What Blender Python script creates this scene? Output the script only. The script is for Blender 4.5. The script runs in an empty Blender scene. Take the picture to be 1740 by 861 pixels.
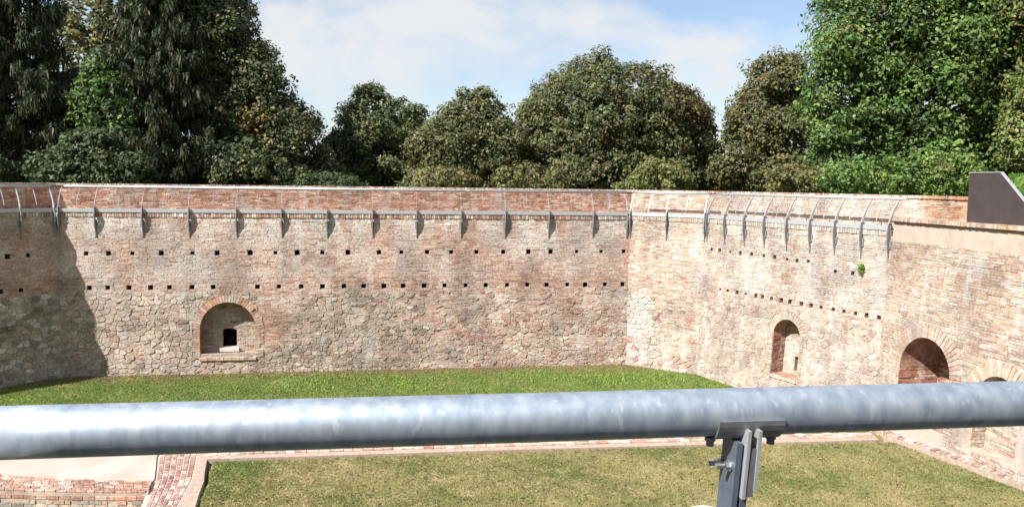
import bpy, bmesh, math, random
import numpy as np
from mathutils import Vector, Matrix, noise
from mathutils.geometry import delaunay_2d_cdt

# ------------------------------------------------------------------ camera, sky, sun
SC = bpy.context.scene
COL = SC.collection
EYE = Vector((0, 0, 7.2))
p, r = math.radians(5.25), math.radians(.73)
FWD = Vector((0, math.cos(p), -math.sin(p)))
R0, U0 = Vector((1, 0, 0)), Vector((0, math.sin(p), math.cos(p)))
RT = R0 * math.cos(r) + U0 * math.sin(r)
UP = U0 * math.cos(r) - R0 * math.sin(r)
cd = bpy.data.cameras.new('camera')
cam = bpy.data.objects.new('camera', cd); COL.objects.link(cam)
cam.matrix_world = Matrix(((RT.x, UP.x, -FWD.x, 0), (RT.y, UP.y, -FWD.y, 0), (RT.z, UP.z, -FWD.z, EYE.z), (0, 0, 0, 1)))
cd.sensor_width = 36; cd.sensor_fit = 'HORIZONTAL'; cd.lens = 36 * 1300 / 1740
cd.clip_start = .05; cd.clip_end = 5000
SC.camera = cam

SUN = Vector((-1, -.8, 1.24)).normalized()           # towards the sun
elev = math.asin(SUN.z); azim = math.atan2(SUN.x, SUN.y)
W = bpy.data.worlds.new('World'); SC.world = W; W.use_nodes = True
nt = W.node_tree; nt.nodes.clear()
def wn(t, **k):
    n = nt.nodes.new(t)
    for a, b in k.items(): setattr(n, a, b)
    return n
out = wn('ShaderNodeOutputWorld'); bg = wn('ShaderNodeBackground'); sky = wn('ShaderNodeTexSky', sky_type='NISHITA')
sky.sun_disc = False; sky.sun_elevation = elev; sky.sun_rotation = azim; sky.altitude = 50; sky.dust_density = .5; sky.ozone_density = 2.0
bg.inputs[1].default_value = .08
tc = wn('ShaderNodeTexCoord'); mp = wn('ShaderNodeMapping'); mp.inputs['Scale'].default_value = (1.5, 1.5, 2.6); mp.inputs['Location'].default_value = (.35, .1, .62)
n1 = wn('ShaderNodeTexNoise'); n1.inputs['Scale'].default_value = 3.0; n1.inputs['Detail'].default_value = 9; n1.inputs['Roughness'].default_value = .57; n1.inputs['Distortion'].default_value = .35
rp = wn('ShaderNodeValToRGB'); rp.color_ramp.elements[0].position = .40; rp.color_ramp.elements[1].position = .62
rp.color_ramp.elements[0].color = (0.12, .12, .12, 1); rp.color_ramp.elements[1].color = (.93, .93, .93, 1)
mx = wn('ShaderNodeMix', data_type='RGBA'); mx.inputs['B'].default_value = (5.3, 5.4, 5.55, 1)
L = nt.links.new
L(tc.outputs['Generated'], mp.inputs[0]); L(mp.outputs[0], n1.inputs['Vector']); L(n1.outputs[0], rp.inputs[0])
L(rp.outputs[0], mx.inputs['Factor']); L(sky.outputs[0], mx.inputs['A']); L(mx.outputs['Result'], bg.inputs[0]); L(bg.outputs[0], out.inputs[0])

sl = bpy.data.lights.new('sun', 'SUN'); sl.energy = 5.0; sl.angle = math.radians(.53); sl.color = (1, .962, .905)
so = bpy.data.objects.new('sun', sl); COL.objects.link(so)
so.rotation_euler = (-SUN).to_track_quat('-Z', 'Y').to_euler(); so.location = (-20, -16, 40)
SC.view_settings.view_transform = 'Standard'; SC.view_settings.look = 'None'
SC.view_settings.gamma = 1; SC.view_settings.use_curve_mapping = False; SC.view_settings.exposure = 1.0

# ------------------------------------------------------------------ helpers
RNG = np.random.default_rng(7); random.seed(7)
def nz(x, y, z=0.): return noise.noise(Vector((x, y, z)))          # about -1..1
def lerp(a, b, t): return tuple(x + (y - x) * t for x, y in zip(a, b))

def tag(o, label=None, cat=None, group=None, kind=None):
    if label: o['label'] = label
    if cat: o['category'] = cat
    if group: o['group'] = group
    if kind: o['kind'] = kind
    return o
def empty(name, loc=(0, 0, 0)):
    o = bpy.data.objects.new(name, None); COL.objects.link(o); o.location = loc
    o.empty_display_size = .2
    return o
def link(name, me, mat, parent=None):
    o = bpy.data.objects.new(name, me); COL.objects.link(o)
    if mat and not me.materials: me.materials.append(mat)
    if parent is not None:
        o.parent = parent
        o.matrix_parent_inverse = Matrix.Translation(-parent.location) if parent.type == 'EMPTY' else Matrix.Identity(4)
    return o

class MB:
    """collects verts, faces and one tint per vert; build() makes ONE mesh object"""
    def __init__(s): s.v = []; s.f = []; s.c = []
    def add(s, vs, fs, col=(1, 1, 1)):
        k = len(s.v); s.v += [tuple(q) for q in vs]; s.f += [tuple(i + k for i in q) for q in fs]; s.c += [col] * len(vs)
    def box(s, o, a, b, c, col=(1, 1, 1)):      # origin corner and three edge vectors
        o, a, b, c = Vector(o), Vector(a), Vector(b), Vector(c)
        if a.cross(b).dot(c) < 0: a, b = b, a
        s.add([o, o+a, o+a+b, o+b, o+c, o+a+c, o+a+b+c, o+b+c], [(0,3,2,1),(4,5,6,7),(0,1,5,4),(1,2,6,5),(2,3,7,6),(3,0,4,7)], col)
    def tube(s, pts, rad, n=10, col=(1, 1, 1), cap=True):
        pts = [Vector(q) for q in pts]
        rads = rad if isinstance(rad, (list, tuple)) else [rad] * len(pts)
        vs, fs = [], []
        for i, q in enumerate(pts):
            t = (pts[min(i+1, len(pts)-1)] - pts[max(i-1, 0)]).normalized()
            a = t.cross(Vector((0, 0, 1)) if abs(t.z) < .9 else Vector((1, 0, 0))).normalized(); b = a.cross(t)
            for j in range(n):
                w = 2 * math.pi * j / n; vs.append(q + (a * math.cos(w) + b * math.sin(w)) * rads[i])
        for i in range(len(pts)-1):
            for j in range(n): fs.append((i*n+j, i*n+(j+1) % n, (i+1)*n+(j+1) % n, (i+1)*n+j))
        if cap: fs += [tuple(range(n))[::-1], tuple(range((len(pts)-1)*n, len(pts)*n))]
        s.add(vs, fs, col)
    def prism(s, poly, ex, col=(1, 1, 1)):      # closed prism: polygon of 3-D points, extrusion vector
        k = len(poly); P = [Vector(q) for q in poly]; ex = Vector(ex)
        fs = [tuple(range(k))[::-1], tuple(range(k, 2*k))] + [(i, (i+1) % k, k+(i+1) % k, k+i) for i in range(k)]
        nrm = Vector((0, 0, 0))
        for i in range(k): nrm += P[i].cross(P[(i+1) % k])
        if nrm.dot(ex) < 0: fs = [q[::-1] for q in fs]
        s.add(P + [q + ex for q in P], fs, col)
    def mesh(s, name, smooth=False):
        me = bpy.data.meshes.new(name); me.from_pydata(s.v, [], s.f)
        at = me.attributes.new('tint', 'FLOAT_COLOR', 'POINT')
        arr = np.ones((len(s.v), 4), 'f'); arr[:, :3] = np.array(s.c, 'f').reshape(-1, 3); at.data.foreach_set('color', arr.ravel())
        if smooth: me.polygons.foreach_set('use_smooth', [True] * len(me.polygons))
        me.update(); return me
    def build(s, name, mat, parent=None, smooth=False): return link(name, s.mesh(name, smooth), mat, parent)

def np_mesh(name, V, quads, C, k=4):
    me = bpy.data.meshes.new(name); nv, nf = len(V), len(quads)
    me.vertices.add(nv); me.vertices.foreach_set('co', V.astype('f').ravel())
    me.loops.add(nf * k); me.loops.foreach_set('vertex_index', quads.astype('i').ravel())
    me.polygons.add(nf); me.polygons.foreach_set('loop_start', np.arange(0, nf * k, k, dtype='i'))
    at = me.attributes.new('tint', 'FLOAT_COLOR', 'POINT'); a4 = np.ones((nv, 4), 'f'); a4[:, :3] = C; at.data.foreach_set('color', a4.ravel())
    me.update(calc_edges=True); return me

# ------------------------------------------------------------------ materials
def mat(name, color=(.5, .5, .5), rough=.85, metal=0., tint=False, nscale=None, namp=.25, bump=0., bscale=40., trans=0., spec=.5, dark=None, dscale=1., streak=0.):
    m = bpy.data.materials.new(name); m.use_nodes = True; t = m.node_tree; N, K = t.nodes, t.links.new
    b = N['Principled BSDF']; b.inputs['Roughness'].default_value = rough; b.inputs['Metallic'].default_value = metal
    b.inputs['Specular IOR Level'].default_value = spec
    if tint:
        a = N.new('ShaderNodeAttribute'); a.attribute_name = 'tint'; src = a.outputs['Color']
    else:
        c = N.new('ShaderNodeRGB'); c.outputs[0].default_value = (*color, 1); src = c.outputs[0]
    g = N.new('ShaderNodeNewGeometry')
    def mul(src, scale, lo, hi, det=6):
        n = N.new('ShaderNodeTexNoise'); n.inputs['Scale'].default_value = scale; n.inputs['Detail'].default_value = det; K(g.outputs['Position'], n.inputs['Vector'])
        mr = N.new('ShaderNodeMapRange'); mr.inputs[1].default_value = .3; mr.inputs[2].default_value = .7; mr.inputs[3].default_value = lo; mr.inputs[4].default_value = hi
        K(n.outputs[0], mr.inputs[0]); x = N.new('ShaderNodeVectorMath'); x.operation = 'SCALE'; K(src, x.inputs[0]); K(mr.outputs[0], x.inputs['Scale']); return x.outputs[0]
    if nscale: src = mul(src, nscale, 1 - namp, 1 + namp)
    if streak:
        mpp = N.new('ShaderNodeMapping'); mpp.inputs['Scale'].default_value = (1.7, 1.7, .22); K(g.outputs['Position'], mpp.inputs[0])
        n = N.new('ShaderNodeTexNoise'); n.inputs['Scale'].default_value = 1.6; n.inputs['Detail'].default_value = 8; n.inputs['Roughness'].default_value = .62; K(mpp.outputs[0], n.inputs['Vector'])
        rr = N.new('ShaderNodeValToRGB'); rr.color_ramp.elements[0].position = .52; rr.color_ramp.elements[1].position = .68; K(n.outputs[0], rr.inputs[0])
        mm = N.new('ShaderNodeMath'); mm.operation = 'MULTIPLY'; mm.inputs[1].default_value = streak; K(rr.outputs[0], mm.inputs[0])
        x = N.new('ShaderNodeMix'); x.data_type = 'RGBA'; x.inputs['B'].default_value = (.52, .49, .455, 1); K(mm.outputs[0], x.inputs['Factor']); K(src, x.inputs['A']); src = x.outputs['Result']
        n = N.new('ShaderNodeTexNoise'); n.inputs['Scale'].default_value = .8; n.inputs['Detail'].default_value = 8; n.inputs['Roughness'].default_value = .65; K(g.outputs['Position'], n.inputs['Vector'])
        mr = N.new('ShaderNodeMapRange'); mr.inputs[1].default_value = .36; mr.inputs[2].default_value = .60; mr.inputs[3].default_value = .66; mr.inputs[4].default_value = 1.06; K(n.outputs[0], mr.inputs[0])
        x = N.new('ShaderNodeVectorMath'); x.operation = 'SCALE'; K(src, x.inputs[0]); K(mr.outputs[0], x.inputs['Scale']); src = x.outputs[0]
    if dark:
        n = N.new('ShaderNodeTexNoise'); n.inputs['Scale'].default_value = dscale; n.inputs['Detail'].default_value = 7; K(g.outputs['Position'], n.inputs['Vector'])
        rr = N.new('ShaderNodeValToRGB'); rr.color_ramp.elements[0].position = .42; rr.color_ramp.elements[1].position = .6
        K(n.outputs[0], rr.inputs[0]); x = N.new('ShaderNodeMix'); x.data_type = 'RGBA'; x.inputs['B'].default_value = (*dark, 1)
        K(rr.outputs[0], x.inputs['Factor']); K(src, x.inputs['A']); src = x.outputs['Result']
    K(src, b.inputs['Base Color'])
    if bump:
        n = N.new('ShaderNodeTexNoise'); n.inputs['Scale'].default_value = bscale; n.inputs['Detail'].default_value = 5; K(g.outputs['Position'], n.inputs['Vector'])
        bb = N.new('ShaderNodeBump'); bb.inputs['Strength'].default_value = bump; bb.inputs['Distance'].default_value = .02; K(n.outputs[0], bb.inputs['Height']); K(bb.outputs[0], b.inputs['Normal'])
    if trans:
        tr = N.new('ShaderNodeBsdfTranslucent'); K(src, tr.inputs[0]); ms = N.new('ShaderNodeMixShader'); ms.inputs[0].default_value = trans
        K(b.outputs[0], ms.inputs[1]); K(tr.outputs[0], ms.inputs[2]); K(ms.outputs[0], N['Material Output'].inputs[0])
    return m
M = dict(
    masonry=mat('old_masonry', tint=True, rough=.95, nscale=13, namp=.3, bump=.9, bscale=26, spec=.2, streak=.6),
    mortar=mat('lime_mortar', (.45, .37, .31), rough=.95, nscale=5, namp=.2, bump=.6, bscale=60, spec=.2, streak=.5, dark=(.38, .305, .25), dscale=2.2),
    mortar_pale=mat('pale_lime_mortar', (.41, .34, .285), streak=.5, rough=.95, nscale=5, namp=.15, bump=.6, bscale=60, spec=.2),
    render_band=mat('worn_plaster', (.40, .305, .255), rough=.95, nscale=7, namp=.14, bump=.3, bscale=40, dark=(.43, .35, .29), dscale=2.5, spec=.2),
    tan=mat('tan_mortar', (.37, .285, .23), rough=.95, nscale=9, namp=.2, bump=.5, bscale=50, spec=.2),
    white_mortar=mat('white_joint_mortar', (.42, .375, .33), rough=.95, nscale=9, namp=.12, spec=.2),
    steel=mat('galvanised_walkway_steel', (.52, .54, .56), rough=.5, metal=.55, nscale=14, namp=.12),
    steel_shade=mat('shade_bracket_steel', (.22, .23, .245), rough=.6, metal=.3, nscale=14, namp=.2),  # grey darkened to paint in the shaded side of the brackets
    leaf=mat('leaf', tint=True, rough=.6, trans=.32, spec=.35),
    grass=mat('grass_blade', tint=True, rough=.7, trans=.2, spec=.3),
    bark=mat('bark', (.10, .075, .055), rough=.95, nscale=8, namp=.4, bump=.8, bscale=20),
    soil_up=mat('lawn_soil_green', (.13, .175, .045), rough=.95, nscale=3, namp=.3, bump=.5, bscale=30, dark=(.19, .16, .075), dscale=.9, spec=.1),
    soil_front=mat('lawn_soil_dry', (.18, .17, .065), rough=.95, nscale=4, namp=.3, bump=.5, bscale=30, dark=(.28, .225, .12), dscale=1.6, spec=.1),
    earth=mat('terrace_earth', (.10, .12, .045), rough=.95, nscale=2, namp=.3, spec=.1),
    plaster=mat('cream_screed', (.47, .375, .335), rough=.9, nscale=3, namp=.08, bump=.25, bscale=25, dark=(.42, .32, .275), dscale=1.2, spec=.2),
    paving=mat('pale_paving', (.43, .36, .305), rough=.9, nscale=6, namp=.15, bump=.4, bscale=20, spec=.2),
    corten=mat('weathered_brown_steel', (.062, .048, .048), rough=.55, metal=.2, nscale=3, namp=.15),
    deck=mat('dark_deck', (.030, .029, .028), rough=.9, nscale=6, namp=.3),
    steel_dark=mat('shade_blue_post_steel', (.075, .095, .13), rough=.5, metal=.0, nscale=30, namp=.15),  # dark blue stands in for shade and reflected sky on the post
    saddle=mat('dark_saddle_steel', (.21, .215, .23), rough=.45, metal=.5, nscale=40, namp=.2),
    bolt=mat('zinc_bolt', (.55, .55, .55), rough=.3, metal=.9),
    stone_white=mat('white_stone', (.60, .57, .52), rough=.9, nscale=12, namp=.12, bump=.4),
)

# ------------------------------------------------------------------ ground
GZ = -.03
def sheet(name, poly, z, m, label=None):
    me = bpy.data.meshes.new(name); bm = bmesh.new()
    bm.faces.new([bm.verts.new((x, y, z)) for x, y in poly]); bmesh.ops.triangulate(bm, faces=bm.faces[:])
    bmesh.ops.recalc_face_normals(bm, faces=bm.faces[:])
    if bm.faces[:] and sum(f.normal.z for f in bm.faces) < 0: bmesh.ops.reverse_faces(bm, faces=bm.faces[:])
    bm.to_mesh(me); bm.free(); o = link(name, me, m); tag(o, label, kind='structure'); return o

PT = dict(Z=(-24.49, 17.62), A=(-16.49, 27.62), B=(4.72, 30.76), C=(7.43, 29.13), D=(11.14, 22.34), E=(12.9, 11.4))
ORDER = 'ZABCDE'
ZT, BAT = 5.8, .065
def unit2(a, b):
    d = Vector((PT[b][0] - PT[a][0], PT[b][1] - PT[a][1], 0)); return d.normalized(), d.length
def offs(dist):                                             # the wall line moved outwards, away from the courtyard
    res = []
    for i, k in enumerate(ORDER):
        q = Vector((*PT[k], 0))
        ns = []
        if i > 0: u, _ = unit2(ORDER[i-1], k); ns.append(Vector((-u.y, u.x, 0)))
        if i < len(ORDER)-1: u, _ = unit2(k, ORDER[i+1]); ns.append(Vector((-u.y, u.x, 0)))
        if len(ns) == 1: res.append(q + ns[0] * dist)
        else:
            m = (ns[0] + ns[1]).normalized(); res.append(q + m * (dist / m.dot(ns[0])))
    return res
sheet('ground', [(-400, -400), (400, -400), (400, 60), (-400, 60)], GZ, M['soil_up'])
back = offs(1.0)
sheet('terrace_ground', [(q.x, q.y) for q in back] + [(1800, 11.2), (1800, 1800), (-1800, 1800), (-1800, 17.6)], 6.04, M['earth'])
tag(bpy.data.objects['terrace_ground'], 'earth terrace behind the fortress walls')

# ------------------------------------------------------------------ masonry
class Frame:
    def __init__(s, O, U, V, Nn): s.O, s.U, s.V, s.N = Vector(O), Vector(U), Vector(V), Vector(Nn)
    def P(s, u, v, d=0.): return s.O + s.U * u + s.V * v + s.N * d
def wall_frame(a, b):
    u, Ln = unit2(a, b); n = Vector((u.y, -u.x, 0))
    return Frame((*PT[a], ZT), u, Vector((0, 0, -1)) + n * BAT, n), Ln
def turn(a, b, c):
    u, _ = unit2(a, b); w, _ = unit2(b, c); return math.acos(max(-1, min(1, u.dot(w))))

class Arch:                                                 # opening with a round head, in wall coordinates
    def __init__(s, c, r, spring, sill): s.c, s.r, s.spring, s.sill = c, r, spring, sill
    def half(s, v, grow=0.):
        R = s.r + grow
        if v > s.sill + (grow > .0) * .0: return 0.
        if v >= s.spring: return R
        h = s.spring - v
        return math.sqrt(max(0, R*R - h*h)) if h < R else 0.
    def inside(s, u, v, grow=0.): return abs(u - s.c) < s.half(v, grow)
    def push(s, u, v, grow):
        if not s.inside(u, v, grow): return u, v
        R = s.r + grow
        if v >= s.spring: return (s.c - R if u < s.c else s.c + R), v
        du, dv = u - s.c, v - s.spring; q = math.hypot(du, dv) or 1e-4
        return s.c + du / q * R, s.spring + dv / q * R
    def loop(s, n=20):                                      # from sill left, over the head, to sill right
        return [(s.c - s.r, s.sill)] + [(s.c - s.r * math.cos(math.pi * i / n), s.spring - s.r * math.sin(math.pi * i / n)) for i in range(n+1)] + [(s.c + s.r, s.sill)]

def brick_mesh(mb, fr, u0, u1, v0, v1, d, col, back=.03):
    j = lambda a: random.uniform(-a, a)
    q = [(u0 + j(.006), v0 + j(.005)), (u1 + j(.006), v0 + j(.005)), (u1 + j(.006), v1 + j(.005)), (u0 + j(.006), v1 + j(.005))]
    vs = [fr.P(a, b, -back) for a, b in q] + [fr.P(a, b, d + j(.002)) for a, b in q]
    mb.add(vs, [(4, 7, 6, 5), (0, 4, 5, 1), (1, 5, 6, 2), (2, 6, 7, 3), (3, 7, 4, 0)], col)

def brick_rows(fr, u0f, u1f, v0, v1, palette, exclude=None, keep=None, pitch=.072, length=.27, proud=.022, joint=.013):
    """lays courses of bricks; yields (u0,u1,v0,v1,depth,colour)"""
    v = v0
    while v + pitch * .6 < v1:
        ph = pitch * random.uniform(.93, 1.07); vc = v + ph / 2
        iv = [(u0f(vc), u1f(vc))]
        if exclude:
            for a, b in exclude(vc, ph):
                new = []
                for s, e in iv:
                    if b <= s or a >= e: new.append((s, e)); continue
                    if a > s: new.append((s, a))
                    if b < e: new.append((b, e))
                iv = new
        for s, e in iv:
            u = s - random.uniform(0, length)
            while u < e:
                ln = length * random.choice((.5, .9, 1, 1, 1.05, 1.1))
                a, b = max(u, s), min(u + ln - joint, e)
                if b - a > .03 and (keep is None or keep((a+b)/2, vc)):
                    wob = .012 * nz(a * .9, vc * .8, 3.1)
                    yield a, b, v + joint * .5 + wob, min(v + ph - joint * .5, v1 + .02) + wob, random.uniform(.002, proud) * random.choice((.4, .8, 1.)), palette((a+b)/2, vc)
                u += ln
        v += ph

def chaikin(p):
    o = []
    for i in range(len(p)):
        a, b = p[i], p[(i+1) % len(p)]
        o += [(a[0]*.86 + b[0]*.14, a[1]*.86 + b[1]*.14), (a[0]*.14 + b[0]*.86, a[1]*.14 + b[1]*.86)]
    return o
def clip(poly, nx, ny, c):                                  # keep nx*x+ny*y <= c
    o = []
    for i in range(len(poly)):
        a, b = poly[i], poly[(i+1) % len(poly)]
        da, db = nx*a[0]+ny*a[1]-c, nx*b[0]+ny*b[1]-c
        if da <= 0: o.append(a)
        if da * db < 0:
            t = da / (da - db); o.append((a[0]+(b[0]-a[0])*t, a[1]+(b[1]-a[1])*t))
    return o
def rubble_cells(seeds, bounds, sy=1.5, joint=.013):
    """cells round the seeds, in wall coordinates, shrunk by the joint"""
    S = np.array([(a, b * sy) for a, b in seeds]); res = []
    u0, u1, v0, v1 = bounds
    for i in range(len(S)):
        d = ((S - S[i])**2).sum(1); idx = np.argsort(d)[1:18]
        x, y = S[i]; poly = [(x-.8, y-.8), (x+.8, y-.8), (x+.8, y+.8), (x-.8, y+.8)]
        for k in idx:
            nx, ny = S[k] - S[i]; m = (S[k] + S[i]) / 2; poly = clip(poly, nx, ny, nx*m[0]+ny*m[1])
            if len(poly) < 3: break
        if len(poly) < 3: continue
        poly = [(a, b / sy) for a, b in poly]
        for nx, ny, c in ((-1, 0, -u0), (1, 0, u1), (0, -1, -v0), (0, 1, v1)):
            poly = clip(poly, nx, ny, c)
            if len(poly) < 3: break
        if len(poly) < 3: continue
        cu = sum(a for a, _ in poly)/len(poly); cv = sum(b for _, b in poly)/len(poly)
        g = joint * random.uniform(.6, 1.5)
        q = []
        for a, b in poly:
            l = math.hypot(a-cu, b-cv) or 1e-3; k = max(.3, 1 - g * 1.15 / l); q.append((cu+(a-cu)*k, cv+(b-cv)*k))
        ext = max(a for a, _ in q) - min(a for a, _ in q)
        if ext < .05: continue
        res.append((cu, cv, chaikin(q)))
    return res
def stone_mesh(mb, fr, cu, cv, poly, d, col):
    poly = [(a + .02*nz(a*9, b*9, 1.), b + .02*nz(a*9, b*9, 5.)) for a, b in poly]; k = len(poly); tu, tv = random.uniform(-.06, .06), random.uniform(-.05, .05)
    ring = lambda s, dd: [fr.P(cu+(a-cu)*s, cv+(b-cv)*s, dd + (a-cu)*tu + (b-cv)*tv + random.uniform(-.003, .003)) for a, b in poly]
    vs = ring(1, -.03) + ring(.985, d*.8) + ring(.92, d) + [fr.P(cu, cv, d * random.uniform(.8, 1.15))]
    fs = []
    for i in range(k):
        j = (i+1) % k
        fs += [(i, k+i, k+j, j), (k+i, 2*k+i, 2*k+j, k+j), (2*k+i, 3*k, 2*k+j)]
    mb.add(vs, [f[::-1] for f in fs] if fr.U.cross(fr.V).dot(fr.N) > 0 else fs, col)

def core_face(mb, fr, outer, holes, d=0.):
    """sheet of mortar with real openings cut in it"""
    loops = [outer] + holes; pts, faces = [], []
    for lp in loops:
        k = len(pts); pts += [Vector(q) for q in lp]; faces.append(list(range(k, k + len(lp))))
    v2, e2, f2, *_ = delaunay_2d_cdt(pts, [], faces, 0, 1e-5)
    def inpoly(q, poly):
        c = False
        for i in range(len(poly)):
            a, b = poly[i], poly[i-1]
            if (a[1] > q[1]) != (b[1] > q[1]) and q[0] < (b[0]-a[0])*(q[1]-a[1])/(b[1]-a[1])+a[0]: c = not c
        return c
    fs = []
    for f in f2:
        q = (sum(v2[i][0] for i in f)/len(f), sum(v2[i][1] for i in f)/len(f))
        if not inpoly(q, outer) or any(inpoly(q, h) for h in holes): continue
        fs.append(tuple(f)[::-1])
    mb.add([fr.P(a[0], a[1], d) for a in v2], fs)
def reveal(mb, fr, loop, depth, closed=True, col=(1, 1, 1), d0=0.):
    k = len(loop); vs = [fr.P(a, b, d0) for a, b in loop] + [fr.P(a, b, -depth) for a, b in loop]
    fs = [(i, (i+1) % k, k+(i+1) % k, k+i) for i in range(k if closed else k-1)]
    mb.add(vs, fs, col)

# palettes: real colours of single bricks and stones
RED, ROSE, PINK, BEIGE, LIME, OCH, BROWN, GREY = (.34,.155,.11), (.43,.25,.19), (.49,.35,.28), (.49,.40,.32), (.57,.535,.49), (.49,.355,.23), (.25,.16,.12), (.34,.315,.275)
def pick(ws):
    t = random.random() * sum(w for w, _ in ws)
    for w, c in ws:
        t -= w
        if t <= 0: break
    k = random.uniform(.82, 1.14)
    return tuple(x * k for x in c)
def pal_front(u, v):
    n = nz(u*.55, v*.9, 1.7); n2 = nz(u*1.9, v*.25, 8.); n3 = nz(u*2.6, v*5, 3.3)
    lime = max(0, min(1, .36 + .75*nz(u*.35+4, v*.6, 5.) + .9*max(0, 1.15 - v) * (.35 + 1.3*n2) + .35*nz(u*3.1, v*.18, 2.) - .3*(2.2 < v < 2.95) + .2*n3))
    c = lerp(ROSE, PINK, max(0, min(1, .55 - .6*n + .35*n3))); c = lerp(c, pick(((1.3, RED), (1.6, ROSE), (1.8, PINK), (1.0, BEIGE), (.35, BROWN), (.2, OCH))), .55)
    return lerp(c, (.62, .58, .53), min(1, lime * random.uniform(.5, 1.15)))
def pal_red(u, v): return pick(((1.6, (.36,.175,.12)), (2.2, (.42,.235,.17)), (1.5, PINK), (.3, BROWN), (.5, BEIGE)))
def pal_pale(u, v):
    n = nz(u*.6, v*.7, 4.4)
    c = pick(((.45+.4*n, ROSE), (1.3, PINK), (1.5, BEIGE), (.8-n*.6, LIME), (.7, OCH), (.2, RED)))
    c = lerp(c, LIME, .18); return (c[0]*.86, c[1]*.84, c[2]*.82)
def pal_right(u, v):
    n = nz(u*.5+9, v*.7, 2.4); c = pick(((.25+.3*n, ROSE), (1.0, PINK), (1.6, BEIGE), (1.6 - n, LIME), (.4, OCH)))
    c = lerp(c, LIME, .25); st = max(0, min(.8, 1.5*nz(u*2.3, v*.2, 14.) + .25)) * (v < 2.3); c = lerp(c, (.60, .575, .545), st); return (c[0]*.78, c[1]*.735, c[2]*.71)
def pal_near(u, v):
    n = nz(u*.5+2, v*.5, 6.4); top = 1 if v < 1.2 else 0
    c = pick(((.5+.5*n, ROSE), (1.1, PINK), (1.4, BEIGE), (1.1 - n, LIME), (.6 + 1.0*top, OCH), (.1, RED)))
    c = lerp(c, LIME, .30); return (c[0]*.78, c[1]*.735, c[2]*.70)
def pal_orange(u, v): return pick(((2, (.43,.235,.14)), (1.4, (.46,.29,.19)), (.8, PINK), (.6, (.38,.18,.11)), (.3, BEIGE)))
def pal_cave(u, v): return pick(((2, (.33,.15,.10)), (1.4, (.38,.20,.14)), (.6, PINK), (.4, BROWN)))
def st_front(u, v):
    n = nz(u*.7, v*.9, 12.)
    u += .9*nz(v*1.3, u*.5, 6.)
    if u < 5: c = pick(((1.6, (.42,.37,.305)), (1.3, (.46,.40,.33)), (.6, (.53,.49,.43)), (.5, (.36,.325,.275)), (.2, (.37,.26,.22)), (.3, (.44,.35,.29))))
    elif u < 13: c = pick(((1.6, (.38,.325,.26)), (1.0, (.34,.30,.25)), (1.2, (.44,.375,.30)), (.35, (.50,.46,.40)), (.25, (.38,.26,.21)), (.4, (.31,.265,.21))))
    else: c = pick(((1.0, (.42,.345,.275)), (1.6, (.46,.385,.31)), (.8, (.46,.34,.275)), (.4, ROSE), (.4, (.53,.485,.42)), (.3, GREY), (.15, (.35,.21,.17))))
    k = .97 + .15 * n; return (c[0]*k*1.04, c[1]*k*.965, c[2]*k*.955)
def st_facet(u, v):
    if u < 1.25: return pick(((2.4, (.45,.41,.365)), (.8, (.44,.37,.30)), (.25, (.34,.2,.17))))
    return pick(((1.4, (.42,.35,.28)), (1.2, (.43,.31,.25)), (.9, (.48,.44,.39)), (.35, (.35,.21,.18)), (.4, ROSE)))
def st_right(u, v): return pick(((1.7, (.43,.365,.315)), (1.6, (.40,.33,.275)), (.8, (.37,.295,.245)), (.7, (.41,.30,.25)), (.12, (.34,.23,.19))))
def st_left(u, v): return pick(((1.4, GREY), (1.2, (.40,.36,.30)), (1.0, LIME), (.6, BEIGE), (.4, (.26,.22,.18))))

def seeds_rows(u0, u1, v0, v1, su, sv, j=.34):
    s, v, k = [], v0, 0
    while v < v1:
        h = sv(0) * random.uniform(.85, 1.2) if callable(sv) else sv * random.uniform(.85, 1.2)
        u = u0 - su * random.random()
        while u < u1 + su:
            w = su * random.choice((.42, .55, .75, .9, 1.1, 1.4, 1.9)) * random.uniform(.85, 1.15)
            s.append((u + w/2, v + random.uniform(-j, j)*h))
            if w > su and random.random() < .4: s.append((u + w*.55, v + h*.55))
            u += w
        v += h
    return s

def voussoirs(wall, fr, a, width, n, d, pal, name='voussoir', jamb=True):
    for i in range(n):
        t0, t1 = math.pi * (i + .07) / n, math.pi * (i + .93) / n
        w = width * random.uniform(.88, 1.06); mb = MB(); dd = d + random.uniform(-.006, .008)
        q = [(a.r, t0), (a.r, t1), (a.r + w, t1), (a.r + w, t0)]
        q = [(a.c - R * math.cos(t), a.spring - R * math.sin(t)) for R, t in q]
        vs = [fr.P(x, y, -.05) for x, y in q] + [fr.P(x, y, dd) for x, y in q]
        mb.add(vs, [(4,5,6,7), (0,1,5,4), (1,2,6,5), (2,3,7,6), (3,0,4,7)], pal(0, 0)); mb.build(name, M['masonry'], wall)
    if jamb:
        for sgn in (-1, 1):
            v = a.spring
            while v < a.sill - .03:
                h = .082; w = random.choice((.14, .28, .28)); mb = MB()
                x0, x1 = (a.c - a.r - w, a.c - a.r - .004) if sgn < 0 else (a.c + a.r + .004, a.c + a.r + w)
                brick_mesh(mb, fr, x0, x1, v + .006, v + h - .006, d + random.uniform(-.005, .006), pal(0, 0)); mb.build('jamb_brick', M['masonry'], wall); v += h

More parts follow.
